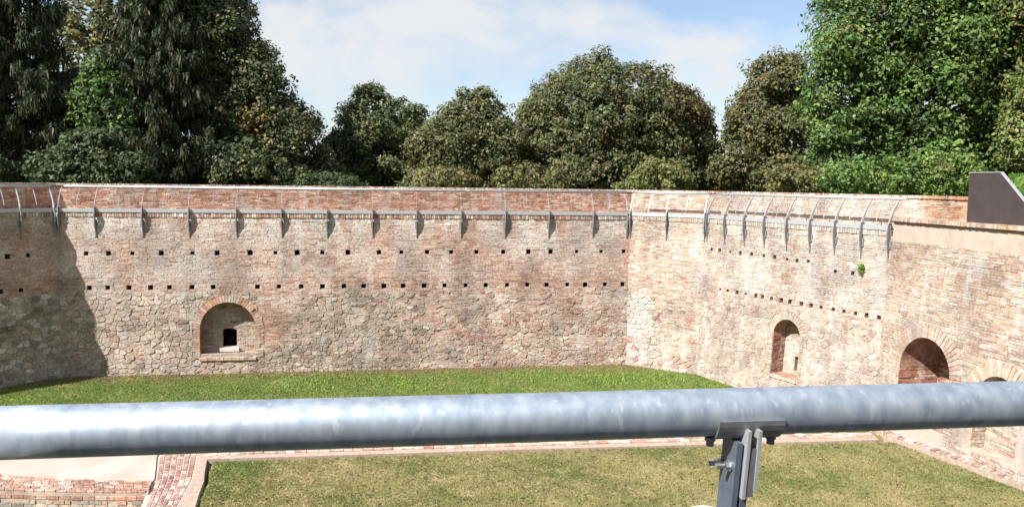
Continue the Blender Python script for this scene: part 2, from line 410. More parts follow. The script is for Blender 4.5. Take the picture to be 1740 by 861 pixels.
def niche(wall, fr, a, depth, palback, window=None, palside=None, lining=(.36, .21, .15)):
    """recess behind the opening: vault, jambs, sill and brick back; the back may hold a small window"""
    mb = MB(); lp = a.loop(); reveal(mb, fr, lp, depth, closed=True, col=lining); root = mb.build('niche', M['masonry'], wall)
    fb = Frame(fr.P(0, 0, -depth), fr.U, fr.V, fr.N); mb = MB(); holes = []
    if window:
        wu0, wu1, wv0, wv1 = window
        hl = [(wu0, wv1), (wu0, wv0 + .06), ((wu0*3+wu1)/4, wv0 + .012), ((wu0+wu1)/2, wv0), ((wu0+wu1*3)/4, wv0 + .012), (wu1, wv0 + .06), (wu1, wv1)]
        holes = [hl]; reveal(mb, fb, hl, .22)
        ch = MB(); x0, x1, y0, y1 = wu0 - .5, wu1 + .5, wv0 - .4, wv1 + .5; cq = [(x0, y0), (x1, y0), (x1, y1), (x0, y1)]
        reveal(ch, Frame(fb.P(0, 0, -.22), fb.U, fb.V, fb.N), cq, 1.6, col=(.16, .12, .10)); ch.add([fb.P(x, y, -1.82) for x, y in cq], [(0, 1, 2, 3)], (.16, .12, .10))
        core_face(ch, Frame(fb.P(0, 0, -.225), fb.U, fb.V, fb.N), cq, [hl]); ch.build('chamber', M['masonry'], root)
    core_face(mb, fb, lp, holes); mb.build('niche_back', M['mortar'], root)
    ex = None
    if window: ex = lambda v, h: [(window[0], window[1])] if window[2] < v < window[3] else []
    mb = MB()
    for q in brick_rows(fb, lambda v: a.c - a.half(v) + .01, lambda v: a.c + a.half(v) - .01, a.spring - a.r + .04, a.sill, palback, ex): brick_mesh(mb, fb, *q)
    o = mb.build('back_brick', M['masonry'], root); o['kind'] = 'stuff'
    mb = MB()
    for sgn in (-1, 1):                                     # brick courses on both jambs
        fj = Frame(fr.P(a.c + sgn * a.r, 0, -depth), -fr.N if sgn > 0 else fr.N, fr.V, fr.U * -sgn)
        fj.O = fr.P(a.c + sgn * a.r, 0, 0 if sgn > 0 else -depth)
        for q in brick_rows(fj, lambda v: 0, lambda v: depth, a.spring, a.sill, palside or palback): brick_mesh(mb, fj, *q)
    o = mb.build('jamb_course', M['masonry'], root); o['kind'] = 'stuff'
    return root

NWALL = {}
def wall(key, label, ends, pal, isbrick, stone_pal, seeds, bounds, arches, holes, vtop, mortar, urange=None, ring=.30, part_bricks=0, sv=1.5, hole=.17, hdepth=.5, stone_depth=(.006, .036), brick_len=.27):
    a, b = key; fr, Ln = wall_frame(a, b)
    root = empty('fortress_wall', fr.P(Ln/2, 5.8)); tag(root, label, 'wall', 'fortress walls round the lawn')
    k0 = BAT * math.tan(turn(ends[0], a, b)/2) if ends[0] else 0; k1 = BAT * math.tan(turn(a, b, ends[1])/2) if ends[1] else 0
    VB = 6.4
    outer = [(k0*vtop, vtop), (Ln - k1*vtop, vtop), (Ln - k1*VB, VB), (k0*VB, VB)]
    hl = [x.loop() for x in arches]; hq = []
    for (u, v) in holes:
        s = hole/2*random.uniform(.82, 1.12); t = random.uniform(-.025, .025); hq.append([(u-s+t, v-s), (u+s, v-s+t), (u+s-t, v+s), (u-s, v+s-t)])
    mb = MB(); core_face(mb, fr, outer, hl + hq); 
    mb.build('mortar_bed', mortar, root)
    for q in hq:                                            # putlog holes: deep pockets, shade painted on by a darker back
        m2 = MB(); reveal(m2, fr, q, hdepth, col=(.30, .22, .17), d0=-.004); m2.add([fr.P(x, y, -hdepth) for x, y in q], [(3, 2, 1, 0)], (.10, .075, .06)); m2.build('putlog_hole', M['masonry'], root)
    def ex(v, h):
        o = []
        for x in arches:
            hw = x.half(v, ring)
            if hw > 0: o.append((x.c - hw, x.c + hw))
        for u, hv in holes:
            if abs(v - hv) < hole/2 + h*.42: o.append((u - hole/2 - .006, u + hole/2 + .006))
        return o
    ur = urange or (0, Ln)
    rows = list(brick_rows(fr, lambda v: max(ur[0], k0*v + .005), lambda v: min(ur[1], Ln - k1*v - .005), vtop, bounds[3], pal, ex, isbrick, length=brick_len))
    singles = set()
    if part_bricks:
        dist = [((fr.P(q[0], q[2]) - EYE).length / (q[1]-q[0]), i) for i, q in enumerate(rows)
                if q[0] < 4.75 and q[2] < 4.4]
        singles = {i for _, i in sorted(dist)[:part_bricks]}
    mb = MB()
    for i, q in enumerate(rows):
        if i in singles: m2 = MB(); brick_mesh(m2, fr, *q); m2.build('brick', M['masonry'], root)
        else: brick_mesh(mb, fr, *q)
    o = mb.build('brick_courses', M['masonry'], root); o['kind'] = 'stuff'
    if seeds:
        cells = []
        for cu, cv, poly in rubble_cells(seeds, (max(ur[0], bounds[0]), min(ur[1], bounds[1]), bounds[2], VB), sv):
            if isbrick(cu, cv) or any(x.inside(cu, cv, .05) for x in arches) or not (k0*cv < cu < Ln - k1*cv): continue
            if any(abs(cu-hu) < hole/2+.03 and abs(cv-hv) < hole/2+.03 for hu, hv in holes): continue
            pl = []
            for x, y in poly:
                for ar in arches: x, y = ar.push(x, y, ring * .93)
                pl.append((min(max(x, k0*y), Ln - k1*y), y))
            w = max(x for x, _ in pl) - min(x for x, _ in pl); h = max(y for _, y in pl) - min(y for _, y in pl)
            if w < .05 or h < .03: continue
            cells.append((w*h, sum(x for x, _ in pl)/len(pl), sum(y for _, y in pl)/len(pl), pl))
        vis = [c for c in cells if c[2] < 5.95]
        vis.sort(key=lambda c: -c[0]); big = {id(c) for c in vis[:300]}
        mb = MB()
        for c in cells:
            d = random.uniform(*stone_depth); col = stone_pal(c[1], c[2])
            if id(c) in big: m2 = MB(); stone_mesh(m2, fr, c[1], c[2], c[3], d, col); m2.build('stone', M['masonry'], root)
            else: stone_mesh(mb, fr, c[1], c[2], c[3], d, col)
        if mb.v: o = mb.build('rubble_stone', M['masonry'], root); o['kind'] = 'stuff'
    return root, fr, Ln, k0, k1

def header_course(root, fr, u0, u1, z0, z1, d0, d1, pal, name='header_brick', pitch=.088, parts=False, fine=.02):
    """row of bricks on edge; d0..d1 is its reach from the wall face outwards"""
    mb = MB(); u = u0
    while u < u1 - .02:
        w = pitch * random.uniform(.85, 1.15); j = random.uniform(-fine*.5, fine*.5); m2 = MB() if parts else mb
        o = fr.O + fr.U * (u + .006); o = Vector((o.x, o.y, z0 + random.uniform(-.004, .004)))
        m2.box(o + fr.N * d0, fr.U * min(w - .012, u1 - u), fr.N * (d1 + j - d0), Vector((0, 0, z1 - z0)), pal(u, 0))
        if parts: m2.build(name, M['masonry'], root)
        u += w
    if not parts: o = mb.build(name, M['masonry'], root); o['kind'] = 'stuff'
    mb = MB(); o = fr.O + fr.U * u0; o = Vector((o.x, o.y, z0 + .008))
    mb.box(o + fr.N * (d0 - .02), fr.U * (u1 - u0), fr.N * (d1 - .03 - d0), Vector((0, 0, z1 - z0 - .02))); mb.build('course_bed', M['mortar'], root)

# --- long front wall
AB_up = [1.0,1.77,2.59,3.59,4.69,5.56,6.74,7.66,8.45,9.38,10.33,11.5,12.35,13.34,14.27,15.25,16.31,17.31,18.2,19.26,20.27,21.2]
AB_lo = [1.1,1.73,2.46,3.21,3.87,4.66,5.41,7.0,7.78,8.6,9.38,10.18,10.92,11.68,12.42,13.22,14.01,14.83,15.62,16.47,17.27,18.05,18.89,19.62,20.43,21.16]
nA = Arch(5.93, 1.0, 4.16, 5.20)
def front_brick(u, v):
    if v < 2.78 + .12*nz(u*.9, 0, 2.) + .1*nz(u*3, v, 1.): return True
    if 6.9 < u < 8.55 - .25*(v-3) + .3*nz(v*2.3, u, 1) and v < 4.75 + .35*nz(u*2, 1, 1): return True
    w = u + 1.2*nz(v*1.1, u*.4, 7.)
    if 13 < w and v < 3.4 + .5*nz(u*.8, 3, 3): return nz(u*2, v*3, 9) > -.15
    if nz(u*1.3, v*2.4, 31.) > .44: return True
    return 11 < w and nz(u*.9, v*2.2, 20.) > .22
zb = lambda q: 12.2 + 1.5*nz(q[1]*1.4, q[0]*.3, 11.)
sd = [q for q in seeds_rows(-.3, 5.2, 2.6, 6.5, .27, .18)] + [q for q in seeds_rows(6.9, 14.5, 2.6, 6.5, .23, .13) if q[0] < zb(q)] + [q for q in seeds_rows(10.5, 21.8, 2.6, 6.5, .30, .10) if q[0] >= zb(q)] + seeds_rows(5.0, 6.9, 5.35, 6.5, .27, .16) + seeds_rows(5.0, 6.9, 2.6, 3.1, .34, .23)
wAB, fAB, LAB, *_ = wall('AB', 'long brick and rubble fortress wall with arched niche facing the camera across the lawn', ('Z', 'C'), pal_front, front_brick, st_front, sd, (0, 21.44, 2.62, 6.4),
     [nA], [(u, 1.345 - .0035*u) for u in AB_up] + [(u, 2.59) for u in AB_lo], 0, M['mortar'])
nicheA = niche(wAB, fAB, nA, .47, pal_pale, (5.61, 6.16, 4.22, 4.93), pal_cave)
voussoirs(nicheA, fAB, nA, .30, 34, .02, lambda u, v: pick(((1.5, PINK), (1.2, (.48,.29,.18)), (1, ROSE), (.6, BEIGE))))
mb = MB(); fb = Frame(fAB.P(0, 0, -.47), fAB.U, fAB.V, fAB.N); mb.box(fb.P(5.54, 5.09, -.02), fAB.U * .70, Vector((0, 0, .14)), fAB.N * .10, (.64, .60, .54)); mb.build('window_sill', M['masonry'], nicheA)
for i in range(14):                                         # projecting brick sill
    mb = MB(); u = nA.c - 1.02 + i * .1457; mb.box(fAB.P(u, 5.32, -.40), fAB.U * .135, Vector((0, 0, .11)), fAB.N * (.47 + random.uniform(-.01, .01)), pick(((1, OCH), (1, PINK), (.6, BEIGE), (.3, ROSE)))); mb.build('sill_brick', M['masonry'], nicheA)
mb = MB(); mb.tube([fAB.P(6.72, 3.60, .0), fAB.P(6.90, 3.40, .06)], .022, 6, (.2, .06, .04)); mb.build('iron_cramp', M['masonry'], wAB)

# --- short facet in the corner
def facet_brick(u, v):
    if u < 1.25: return v < 2.95 + .2*nz(u*3, 1, 1)
    return v < 3.7 + .8*nz(u*1.3, v*.8, 5) or (v < 5 and nz(u*2, v*2.5, 7) > .05)
wBC, fBC, LBC, *_ = wall('BC', 'narrow pale wall facet in the corner with patch of white stones low down', ('A', 'D'), pal_pale, facet_brick, st_facet,
     seeds_rows(-.3, 1.3, 2.8, 6.5, .22, .2) + seeds_rows(1.35, 3.5, 2.8, 6.5, .3, .2), (0, 3.16, 2.8, 6.4), [], [], 0, M['mortar_pale'])
# --- right wall with the tall niche
CD_up = [(.35,1.0),(.77,.99),(1.31,1.01),(1.81,1.01),(2.35,1.0),(2.92,1.01),(3.4,1.01),(3.94,1.04),(4.36,1.04),(4.82,1.02),(5.88,1.24),(6.51,1.23)]
CD_lo = [.97,1.35,1.82,2.25,2.72,3.03,3.43,3.86,4.23,4.7,5.09,5.48,5.94,6.33,6.74,7.13,7.54]
nC = Arch(4.22, .56, 3.59, 4.97)
def right_brick(u, v): return v < 2.62 + .1*nz(u*1.4, 0, 4.) or (u > 6.5 and nz(u*2, v*2.5, 3) > .25)
wCD, fCD, LCD, *_ = wall('CD', 'sunlit pale stone wall with tall narrow arched niche and curved railing above', ('B', 'E'), pal_right, right_brick, st_right,
     seeds_rows(-.3, 8, 2.5, 6.5, .27, .18), (0, 7.74, 2.45, 6.4), [nC], CD_up + [(u, 2.43) for u in CD_lo], 0, M['mortar_pale'], hole=.125, stone_depth=(.004, .022))
nicheC = niche(wCD, fCD, nC, .60, pal_right, (4.14, 4.34, 4.32, 4.86), pal_cave)
voussoirs(nicheC, fCD, nC, .26, 20, .02, lambda u, v: pick(((1.5, (.40,.33,.27)), (1.2, (.42,.31,.25)), (.6, (.46,.42,.37)))))
for i in range(6):
    mb = MB(); mb.box(fCD.P(4.22 - .57 + i * .19, 5.07, -.55), fCD.U * .18, Vector((0, 0, .09)), fCD.N * .60, pick(((1, OCH), (2, BEIGE)))); mb.build('sill_brick', M['masonry'], nicheC)
# --- nearest wall on the right
nD, nE = Arch(1.93, .98, 3.61, 6.0), Arch(4.52, .68, 3.72, 5.0)
def near_brick(u, v): return not (.35 < v < .36)
wDE, fDE, LDE, *_ = wall('DE', 'nearest brick wall at right with large dark archway and brick capping', ('C', None), pal_near, lambda u, v: v > .12 or v < -.45, None, None, (0, 11, 0, 5.9), [nD, nE], [], -.45, M['mortar_pale'],
     urange=(0, 8.0), part_bricks=300, ring=.42)
nicheD = niche(wDE, fDE, nD, 1.25, pal_cave, None, pal_cave)
voussoirs(nicheD, fDE, nD, .42, 30, .018, lambda u, v: lerp(pal_near(2, 3), PINK, .4))
nicheE = niche(wDE, fDE, nE, .40, lambda u, v: pick(((1, GREY), (1.6, BEIGE), (.5, ROSE), (.5, (.40,.33,.26)))), None, pal_near, (.40, .33, .27))
voussoirs(nicheE, fDE, nE, .40, 22, .018, lambda u, v: lerp(pal_near(2, 3), OCH, .3), jamb=False)
mb = MB()                                                   # plastered band below the capping
for i in range(36):
    u0, u1 = i * 8/36, (i+1) * 8/36
    a0, a1 = .14 + .02*nz(u0*2, 1, 1), .14 + .02*nz(u1*2, 1, 1)
    mb.add([fDE.P(u0, -.445, .012), fDE.P(u1, -.445, .012), fDE.P(u1, a1, .012), fDE.P(u0, a0, .012), fDE.P(u1, a1, -.02), fDE.P(u0, a0, -.02)], [(3, 2, 1, 0), (5, 4, 2, 3)], (.50, .385, .31))
mb.build('plaster_band', M['render_band'], wDE)
header_course(wDE, fDE, .02, 7.9, 6.245, 6.35, -.5, .085, lambda u, v: pick(((1.4, PINK), (1.3, BEIGE), (.8, OCH), (.7, ROSE))), 'cap_brick', .105, parts=True)
# --- left wall, its face turned from the sun
def left_brick(u, v): return v < 2.74 + .08*nz(u*1.4, 0, 4.)
wZA, fZA, LZA, *_ = wall('ZA', 'shaded brick and stone wall at far left turned away from the sun', (None, 'B'), pal_front, left_brick, st_left,
     seeds_rows(7, 13.2, 2.5, 6.5, .26, .19), (7, 12.81, 2.6, 6.4), [], [(10.55,1.35),(11.19,1.35),(11.83,1.35),(10.3,2.53),(10.9,2.53),(11.53,2.54)], 0, M['mortar'], urange=(7, 12.81))

for root, fr, Ln, pal in ((wAB, fAB, LAB, pal_front), (wBC, fBC, LBC, pal_pale), (wCD, fCD, LCD, pal_right), (wZA, fZA, LZA, pal_front)):
    header_course(root, fr, .06 if root is not wZA else 5., Ln - .06, 5.795, 5.945, -.10, .036, lambda u, v: pick(((1, RED), (1.4, ROSE), (1.2, PINK), (1, BEIGE), (1, LIME))) if pal is pal_front else lerp(pal(u, v), LIME, .2))

# --- set-back parapet walls behind the walkway
par = offs(1.0)
PARL = {'ZA': ('shaded red brick parapet at far left behind the walkway railing', pal_red), 'AB': ('long red brick parapet behind the walkway of the front wall', pal_red), 'BC': ('short pale brick parapet behind the corner railing', pal_pale),
        'CD': ('pale brick parapet behind the curved railing on the right wall', pal_right), 'DE': ('orange brick parapet with brick cap beside the brown steel panel', pal_orange)}
for i, key in enumerate(('ZA', 'AB', 'BC', 'CD', 'DE')):
    A, B = par[i], par[i+1]; U = (B - A); Ln = U.length; U.normalize(); Nn = Vector((U.y, -U.x, 0)); fr = Frame((A.x, A.y, 6.98), U, (0, 0, -1), Nn)
    root = empty('parapet_wall', (A.x + U.x*Ln/2, A.y + U.y*Ln/2, 6.0)); lab, pal = PARL[key]; tag(root, lab, 'wall', 'parapet walls along the walkway')
    mb = MB(); mb.box(Vector((A.x, A.y, 5.9)), U * Ln, -Nn * .3, Vector((0, 0, 1.05))); mb.build('mortar_bed', M['mortar'] if key != 'CD' else M['mortar_pale'], root)
    s0 = 6 if key == 'ZA' else 0; e0 = min(Ln, 8)if key == 'DE' else Ln
    mb = MB()
    for q in brick_rows(fr, lambda v: s0 + .01, lambda v: e0 - .01, .1, .98, pal): brick_mesh(mb, fr, *q)
    o = mb.build('brick_courses', M['masonry'], root); o['kind'] = 'stuff'
    header_course(root, fr, s0 + .01, e0 - .01, 6.9, 6.985, -.33, .05, pal if key == 'DE' else (lambda u, v: pick(((1, ROSE), (1.4, PINK), (1, LIME), (1, BEIGE)))), 'cap_brick', parts=(key == 'DE'))
    mb = MB(); F0 = Vector((*PT[key[0]], 6.03)); F1 = Vector((*PT[key[1]], 6.03))
    if key != 'DE':
        mb.add([F0 + Nn*0, F1 + Nn*0, Vector((B.x, B.y, 6.03)), Vector((A.x, A.y, 6.03))], [(0, 1, 2, 3)]); o = mb.build('walkway', M['paving']); tag(o, kind='structure')
    else:
        mb.add([F0, F1, Vector((B.x, B.y, 6.2)), Vector((A.x, A.y, 6.2))], [(0, 1, 2, 3)])
        for q in (0, 1): mb.v[q] = (*mb.v[q][:2], 6.2)
        o = mb.build('walkway', M['paving']); tag(o, kind='structure')

# ------------------------------------------------------------------ steel walkway railings
def post_mesh(full):
    """curved blade in its own plane: x = towards the courtyard, z up, thin along y"""
    mb = MB(); t = .022 if full else .014
    def arc(z): s = max(0, (z - 6.05) / .82); return .09 - .42 * s * s * .75 - .10 * s
    zs = [6.05 + .82 * i / 8 for i in range(9)] if full else [6.22 + .65 * i / 7 for i in range(8)]
    for i in range(len(zs)-1):
        w0, w1 = ((.13 - .08 * i/8), (.13 - .08 * (i+1)/8)) if full else (.035, .035)
        a, b, z0, z1 = arc(zs[i]), arc(zs[i+1]), zs[i], zs[i+1]
        mb.prism([(a - w0/2, -t/2, z0), (a + w0/2, -t/2, z0), (b + w1/2, -t/2, z1), (b - w1/2, -t/2, z1)], (0, t, 0))
    return mb.mesh('post' if full else 'baluster')
def bracket_mesh():
    mb = MB(); t = .03
    mb.prism([(-.02, -t/2, 6.16), (.15, -t/2, 6.16), (.19, -t/2, 5.88), (.18, -t/2, 5.66), (.145, -t/2, 5.45), (.10, -t/2, 5.25), (.085, -t/2, 5.06), (.045, -t/2, 5.06), (.045, -t/2, 5.5), (.08, -t/2, 5.62), (.06, -t/2, 5.76), (-.02, -t/2, 5.9)], (0, t, 0))
    mb.box((.05, -.06, 5.42), (.012, 0, 0), (0, .12, 0), (0, 0, .26))
    return mb.mesh('bracket')
PM, BM, KM = post_mesh(True), post_mesh(False), bracket_mesh()
for me in (PM, BM, KM): me.materials.append(M['steel_shade'] if me is KM else M['steel'])
def railing(key, us, u0, u1, label):
    fr, Ln = wall_frame(*key); root = empty('walkway_railing', Vector((fr.P(Ln/2, 0).x, fr.P(Ln/2, 0).y, 5.95))); tag(root, label, 'railing', 'steel walkway railings on the wall tops')
    ang = math.atan2(fr.N.y, fr.N.x)
    thin = .2 if key == 'AB' else 1.
    def put(me, name, u):
        o = link(name, me, None, root); q = fr.O + fr.U * u
        o.matrix_parent_inverse = Matrix.Identity(4); o.location = Vector((q.x, q.y, 0)) - root.location; o.rotation_euler = (0, 0, ang)
        if name != 'bracket': o.scale = (1, thin, 1)
    for i, u in enumerate(us):
        put(KM, 'bracket', u); put(PM, 'post', u)
        if i < len(us)-1: put(BM, 'baluster', (u + us[i+1]) / 2)
    mb = MB(); o = fr.O + fr.U * u0; o.z = 5.955
    mb.box(o - fr.N * .06, fr.U * (u1-u0), fr.N * .012, Vector((0, 0, .135))); mb.box(o - fr.N * .046 + Vector((0, 0, .123)), fr.U * (u1-u0), fr.N * .09, Vector((0, 0, .012)))
    mb.box(o + fr.N * .046 + Vector((0, 0, .004)), fr.U * (u1-u0), fr.N * .012, Vector((0, 0, .131))); mb.build('edge_beam', M['steel'], root)
    mb = MB(); a = fr.O + fr.U * (u0 + .12); b = fr.O + fr.U * (u1 + .22 if key == 'CD' else u1 - .0)
    mb.tube([Vector((a.x, a.y, 6.885)) - fr.N * .29, Vector((b.x, b.y, 6.885)) - fr.N * .29], .042, 10); mb.build('handrail', M['steel'], root, smooth=True)
railing('ZA', [6.6, 8.2, 9.6, 10.7, 11.64, 12.72], 5.5, 12.75, 'grey steel railing on the shaded left wall top')
railing('AB', [.12, 1.35,2.97,4.59,6.27,7.9,9.57,11.26,12.93,14.64,16.37,18.11,19.9,21.3], .08, 21.36, 'long grey steel railing and brackets along the front wall top')
railing('BC', [.06, 1.57, 3.08], .05, 3.11, 'three post steel railing on the narrow corner facet')
railing('CD', [.08,1.01,1.98,2.91,3.89,4.85,5.8,6.75,7.66], .05, 7.68, 'curved grey steel railing with close set posts on right wall top')

# ------------------------------------------------------------------ unseen wall added behind the camera to block low sky light
kp = empty('sky_block_wall', (-2, -24, 0)); tag(kp, 'unseen tall brick wall added behind the footbridge to cut sky light', 'fortress')
mb = MB(); mb.prism([(-48, -24, -.5), (-48, -22, -.5), (40, -22, -.5), (40, -24, -.5)], (0, 0, 18.5), (.36, .24, .18)); mb.build('wall', M['masonry'], kp)
for i in range(30):
    mb = MB(); mb.box((-48 + i*2.95, -24, 18), (1.9, 0, 0), (0, 2, 0), (0, 0, 1.3), (.38, .25, .19)); mb.build('merlon', M['masonry'], kp)
# ------------------------------------------------------------------ brown steel panel and grass bank at right
def on_de(u, z, off): q = fDE.O + fDE.U * u - fDE.N * off; return Vector((q.x, q.y, z))
pn = empty('steel_panel', on_de(3.6, 6.36, .2)); tag(pn, 'dark brown steel panel with slanted edge standing on the right wall', 'panel')
mb = MB(); mb.prism([on_de(2.66, 6.352, .15), on_de(2.66, 7.60, .15), on_de(3.68, 7.60, .15), on_de(4.47, 6.87, .15), on_de(5.05, 6.352, .15)], -fDE.N * .03); mb.build('plate', M['corten'], pn)
mb = MB()
for a, b in (((2.66, 7.60), (3.68, 7.60)), ((3.68, 7.60), (5.05, 6.36))):
    A, B = on_de(a[0], a[1] + .004, .13), on_de(b[0], b[1] + .004, .13); nrm = Vector((0, 0, .02)); mb.prism([A, B, B + nrm, A + nrm], -fDE.N * .09)
mb.build('edge_highlight', M['steel'], pn)  # pale strips that paint a highlight along the panel edges
mb = MB()
for u in (2.9, 3.5): mb = MB(); mb.prism([on_de(u, 6.352, .19), on_de(u, 7.3, .19), on_de(u, 6.352, .75)], fDE.U * .02); mb.build('stay', M['corten'], pn)
nx, ny = 40, 30; V = []; F = []
for j in range(ny+1):
    for i in range(nx+1):
        u = 2.3 + i * .28; o = .25 + j * (.12 if j < 10 else .36)
        zz = 6.2 + 1.3 * min(1, max(0, (o - .25) / .6)) * min(1, max(0, (u - 2.5) / .7)) + .05*nz(u, o, 1)
        V.append(on_de(u, zz, o))
for j in range(ny):
    for i in range(nx): k = j*(nx+1)+i; F.append((k, k+1, k+nx+2, k+nx+1))
mb = MB(); mb.add(V, F); o = mb.build('grass_bank', M['soil_up'], smooth=True); tag(o, 'green grass bank behind the brown steel panel', kind='structure')

# ------------------------------------------------------------------ grass
def grass(name, label, pts, hmin, hmax, width, colf, lean=.5, blades=3):
    n = len(pts) * blades; P = np.repeat(pts, blades, 0) + np.c_[RNG.normal(0, .018, (n, 2)), np.zeros(n)]
    h = RNG.uniform(hmin, hmax, n); a = RNG.uniform(0, 2*np.pi, n); w = width * RNG.uniform(.6, 1.3, n)
    dx = np.c_[np.cos(a), np.sin(a), np.zeros(n)]; b = RNG.uniform(0, 2*np.pi, n); ln = h * lean * RNG.uniform(.2, 1.4, n)
    top = P + np.c_[np.cos(b)*ln, np.sin(b)*ln, h]
    V = np.empty((n, 3, 3)); V[:, 0] = P - dx*w[:, None]; V[:, 1] = P + dx*w[:, None]; V[:, 2] = top
    C = np.repeat(colf(P), 3, 0); Q = np.arange(n*3).reshape(-1, 3)
    o = link(name, np_mesh(name, V.reshape(-1, 3), Q, C, 3), M['grass']); tag(o, label, 'grass', kind='stuff'); return o
def inpoly_np(P, poly):
    x, y = P[:, 0], P[:, 1]; c = np.zeros(len(P), bool)
    for i in range(len(poly)):
        (ax, ay), (bx, by) = poly[i], poly[i-1]
        m = (ay > y) != (by > y)
        with np.errstate(divide='ignore', invalid='ignore'): c ^= m & (x < (bx-ax)*(y-ay)/(by-ay+1e-12)+ax)
    return c
def vnoise(P, s, seed=0.):
    return np.array([noise.noise(Vector((a*s, b*s, seed))) for a, b in P[:, :2]])
def scatter(poly, dens, z):
    xs, ys = [q[0] for q in poly], [q[1] for q in poly]; n = int((max(xs)-min(xs))*(max(ys)-min(ys))*dens)
    P = np.c_[RNG.uniform(min(xs), max(xs), n), RNG.uniform(min(ys), max(ys), n), np.full(n, z)]; return P[inpoly_np(P, poly)]
inner = []                                                   # foot of the walls
for key, us in (('ZA', (6, 12.1)), ('AB', (.3, 21.1)), ('BC', (.2, 2.95)), ('CD', (.2, 7.6))):
    fr, Ln = wall_frame(*key)
    for u in us: q = fr.P(u, 5.83, .02); inner.append((q.x, q.y))
UPL = inner + [(10.3, 20.9), (-7.4, 18.9), (-12, 20), (-21.5, 20)]
P = scatter(UPL, 620, GZ)
def col_up(P):
    n = vnoise(P, .45, 3); m = vnoise(P, 2.2, 5); t = RNG.uniform(0, 1, len(P)); sh = RNG.uniform(.75, 1.2, len(P))[:, None]
    edge = np.clip((P[:, 1] - (25.95 + (P[:, 0] + 15) * .148)) / 1.2 + m * .5, 0, 1)     # dry strip along the wall foot
    k = np.clip(.30 + .5*n + .35*m + .3*(t-.5), 0, 1)[:, None]
    c = (1-k)*np.array([.145, .235, .05]) + k*np.array([.26, .30, .085]); e = edge[:, None]*.92
    return (c*(1-e) + e*np.array([.26, .19, .10]))*sh
m = vnoise(P, .9, 8) + RNG.uniform(-.7, .7, len(P)); grass('lawn_grass', 'bright green lawn at the foot of the fortress walls', P[m > -.45], .02, .055, .012, col_up)
W2 = scatter([(-11, 25.2), (8, 27.0), (7, 28.4), (4.5, 29.6), (-11, 27.6)], 60, GZ); W2 = W2[(vnoise(W2, .8, 2) > -.05)]
def col_w(P): t = RNG.uniform(0, 1, len(P))[:, None]; return ((1-t)*np.array([.15, .26, .04]) + t*np.array([.30, .36, .10]))
grass('weed_patch', 'taller pale weeds in the lawn near the front wall', W2, .05, .10, .022, col_w, .9, 4)

# front lawn: raised turf between the brick strips
FL = [(-7.16, 17.93), (-7.0, 17.3), (-6.78, 16.71), (-6.62, 16.0), (-6.41, 15.27), (-6.2, 13.5), (-5.5, 9), (12.6, 9), (12.3, 14.9), (11.68, 16.7), (10.88, 18.72), (10.3, 20.0), (9.98, 20.02), (.51, 18.95)]
mb = MB(); k = len(FL); mb.add([(x, y, .40) for x, y in FL] + [(x, y, -.05) for x, y in FL], [tuple(range(k))] + [(i, i+k, (i+1) % k + k, (i+1) % k) for i in range(k)])
o = mb.build('front_lawn', M['soil_front']); tag(o, 'raised dry lawn in front of the brick strip', kind='structure')
P = scatter([(x, max(y, 13.5)) for x, y in FL], 1150, .40)
def col_fr(P):
    n = vnoise(P, .55, 13); m = vnoise(P, 2.6, 15); t = RNG.uniform(0, 1, len(P)); sh = RNG.uniform(.75, 1.2, len(P))[:, None]
    k = np.clip(.54 + 1.0*n + .4*m + .4*(t-.5), 0, 1)[:, None]
    edge = np.clip((-6.2 - P[:, 0] - (P[:, 1]-16)*-.28)/.8, 0, 1)[:, None]*.6
    c = (1-k)*np.array([.155, .19, .058]) + k*np.array([.37, .32, .155]); return (c*(1-edge) + edge*np.array([.12, .24, .04]))*sh
m = vnoise(P, 1.6, 21) + RNG.uniform(-.8, .8, len(P)); grass('lawn_turf', 'short dry yellow green turf on the front lawn', P[m > -.35], .018, .045, .009, col_fr)
P = np.array([tuple(on_de(2.6 + 3.5*RNG.random(), 0, .3 + 2.2*RNG.random())) for _ in range(9000)])
uu = np.array([(Vector(q) - fDE.O).dot(fDE.U) for q in P]); oo = np.array([-(Vector(q) - fDE.O).dot(fDE.N) for q in P])
P[:, 2] = 6.2 + 1.3*np.clip((oo-.25)/.6, 0, 1)*np.clip((uu-2.5)/.7, 0, 1)
grass('bank_grass', 'green grass growing on the bank behind the steel panel', P, .05, .13, .014, lambda P: np.array([.09, .19, .03])*RNG.uniform(.7, 1.5, (len(P), 1)), .6)

P = scatter([(x, max(y, 14.5)) for x, y in FL], 24, .425); P2 = scatter(UPL, 9, GZ + .04); P = np.r_[P, P2]; n = len(P)
Nn = RNG.normal(size=(n, 3))*.35 + np.array([0, 0, 1.]); Nn /= np.linalg.norm(Nn, axis=1)[:, None]; T = np.cross(Nn, RNG.normal(size=(n, 3))); T /= np.linalg.norm(T, axis=1)[:, None]; B = np.cross(Nn, T); sz = RNG.uniform(.018, .05, (n, 1))
V = np.stack([P - T*sz, P - B*sz*.6 + Nn*.01, P + T*sz, P + B*sz*.6 + Nn*.012], 1).reshape(-1, 3); C = np.array([(.16, .10, .05), (.24, .16, .07), (.11, .08, .045), (.30, .23, .10)])[RNG.integers(0, 4, n)]
o = link('leaf_litter', np_mesh('leaf_litter', V, np.arange(n*4).reshape(-1, 4), np.repeat(C, 4, 0)), M['grass']); tag(o, 'dry brown leaves scattered over both lawns', 'leaves', kind='stuff')

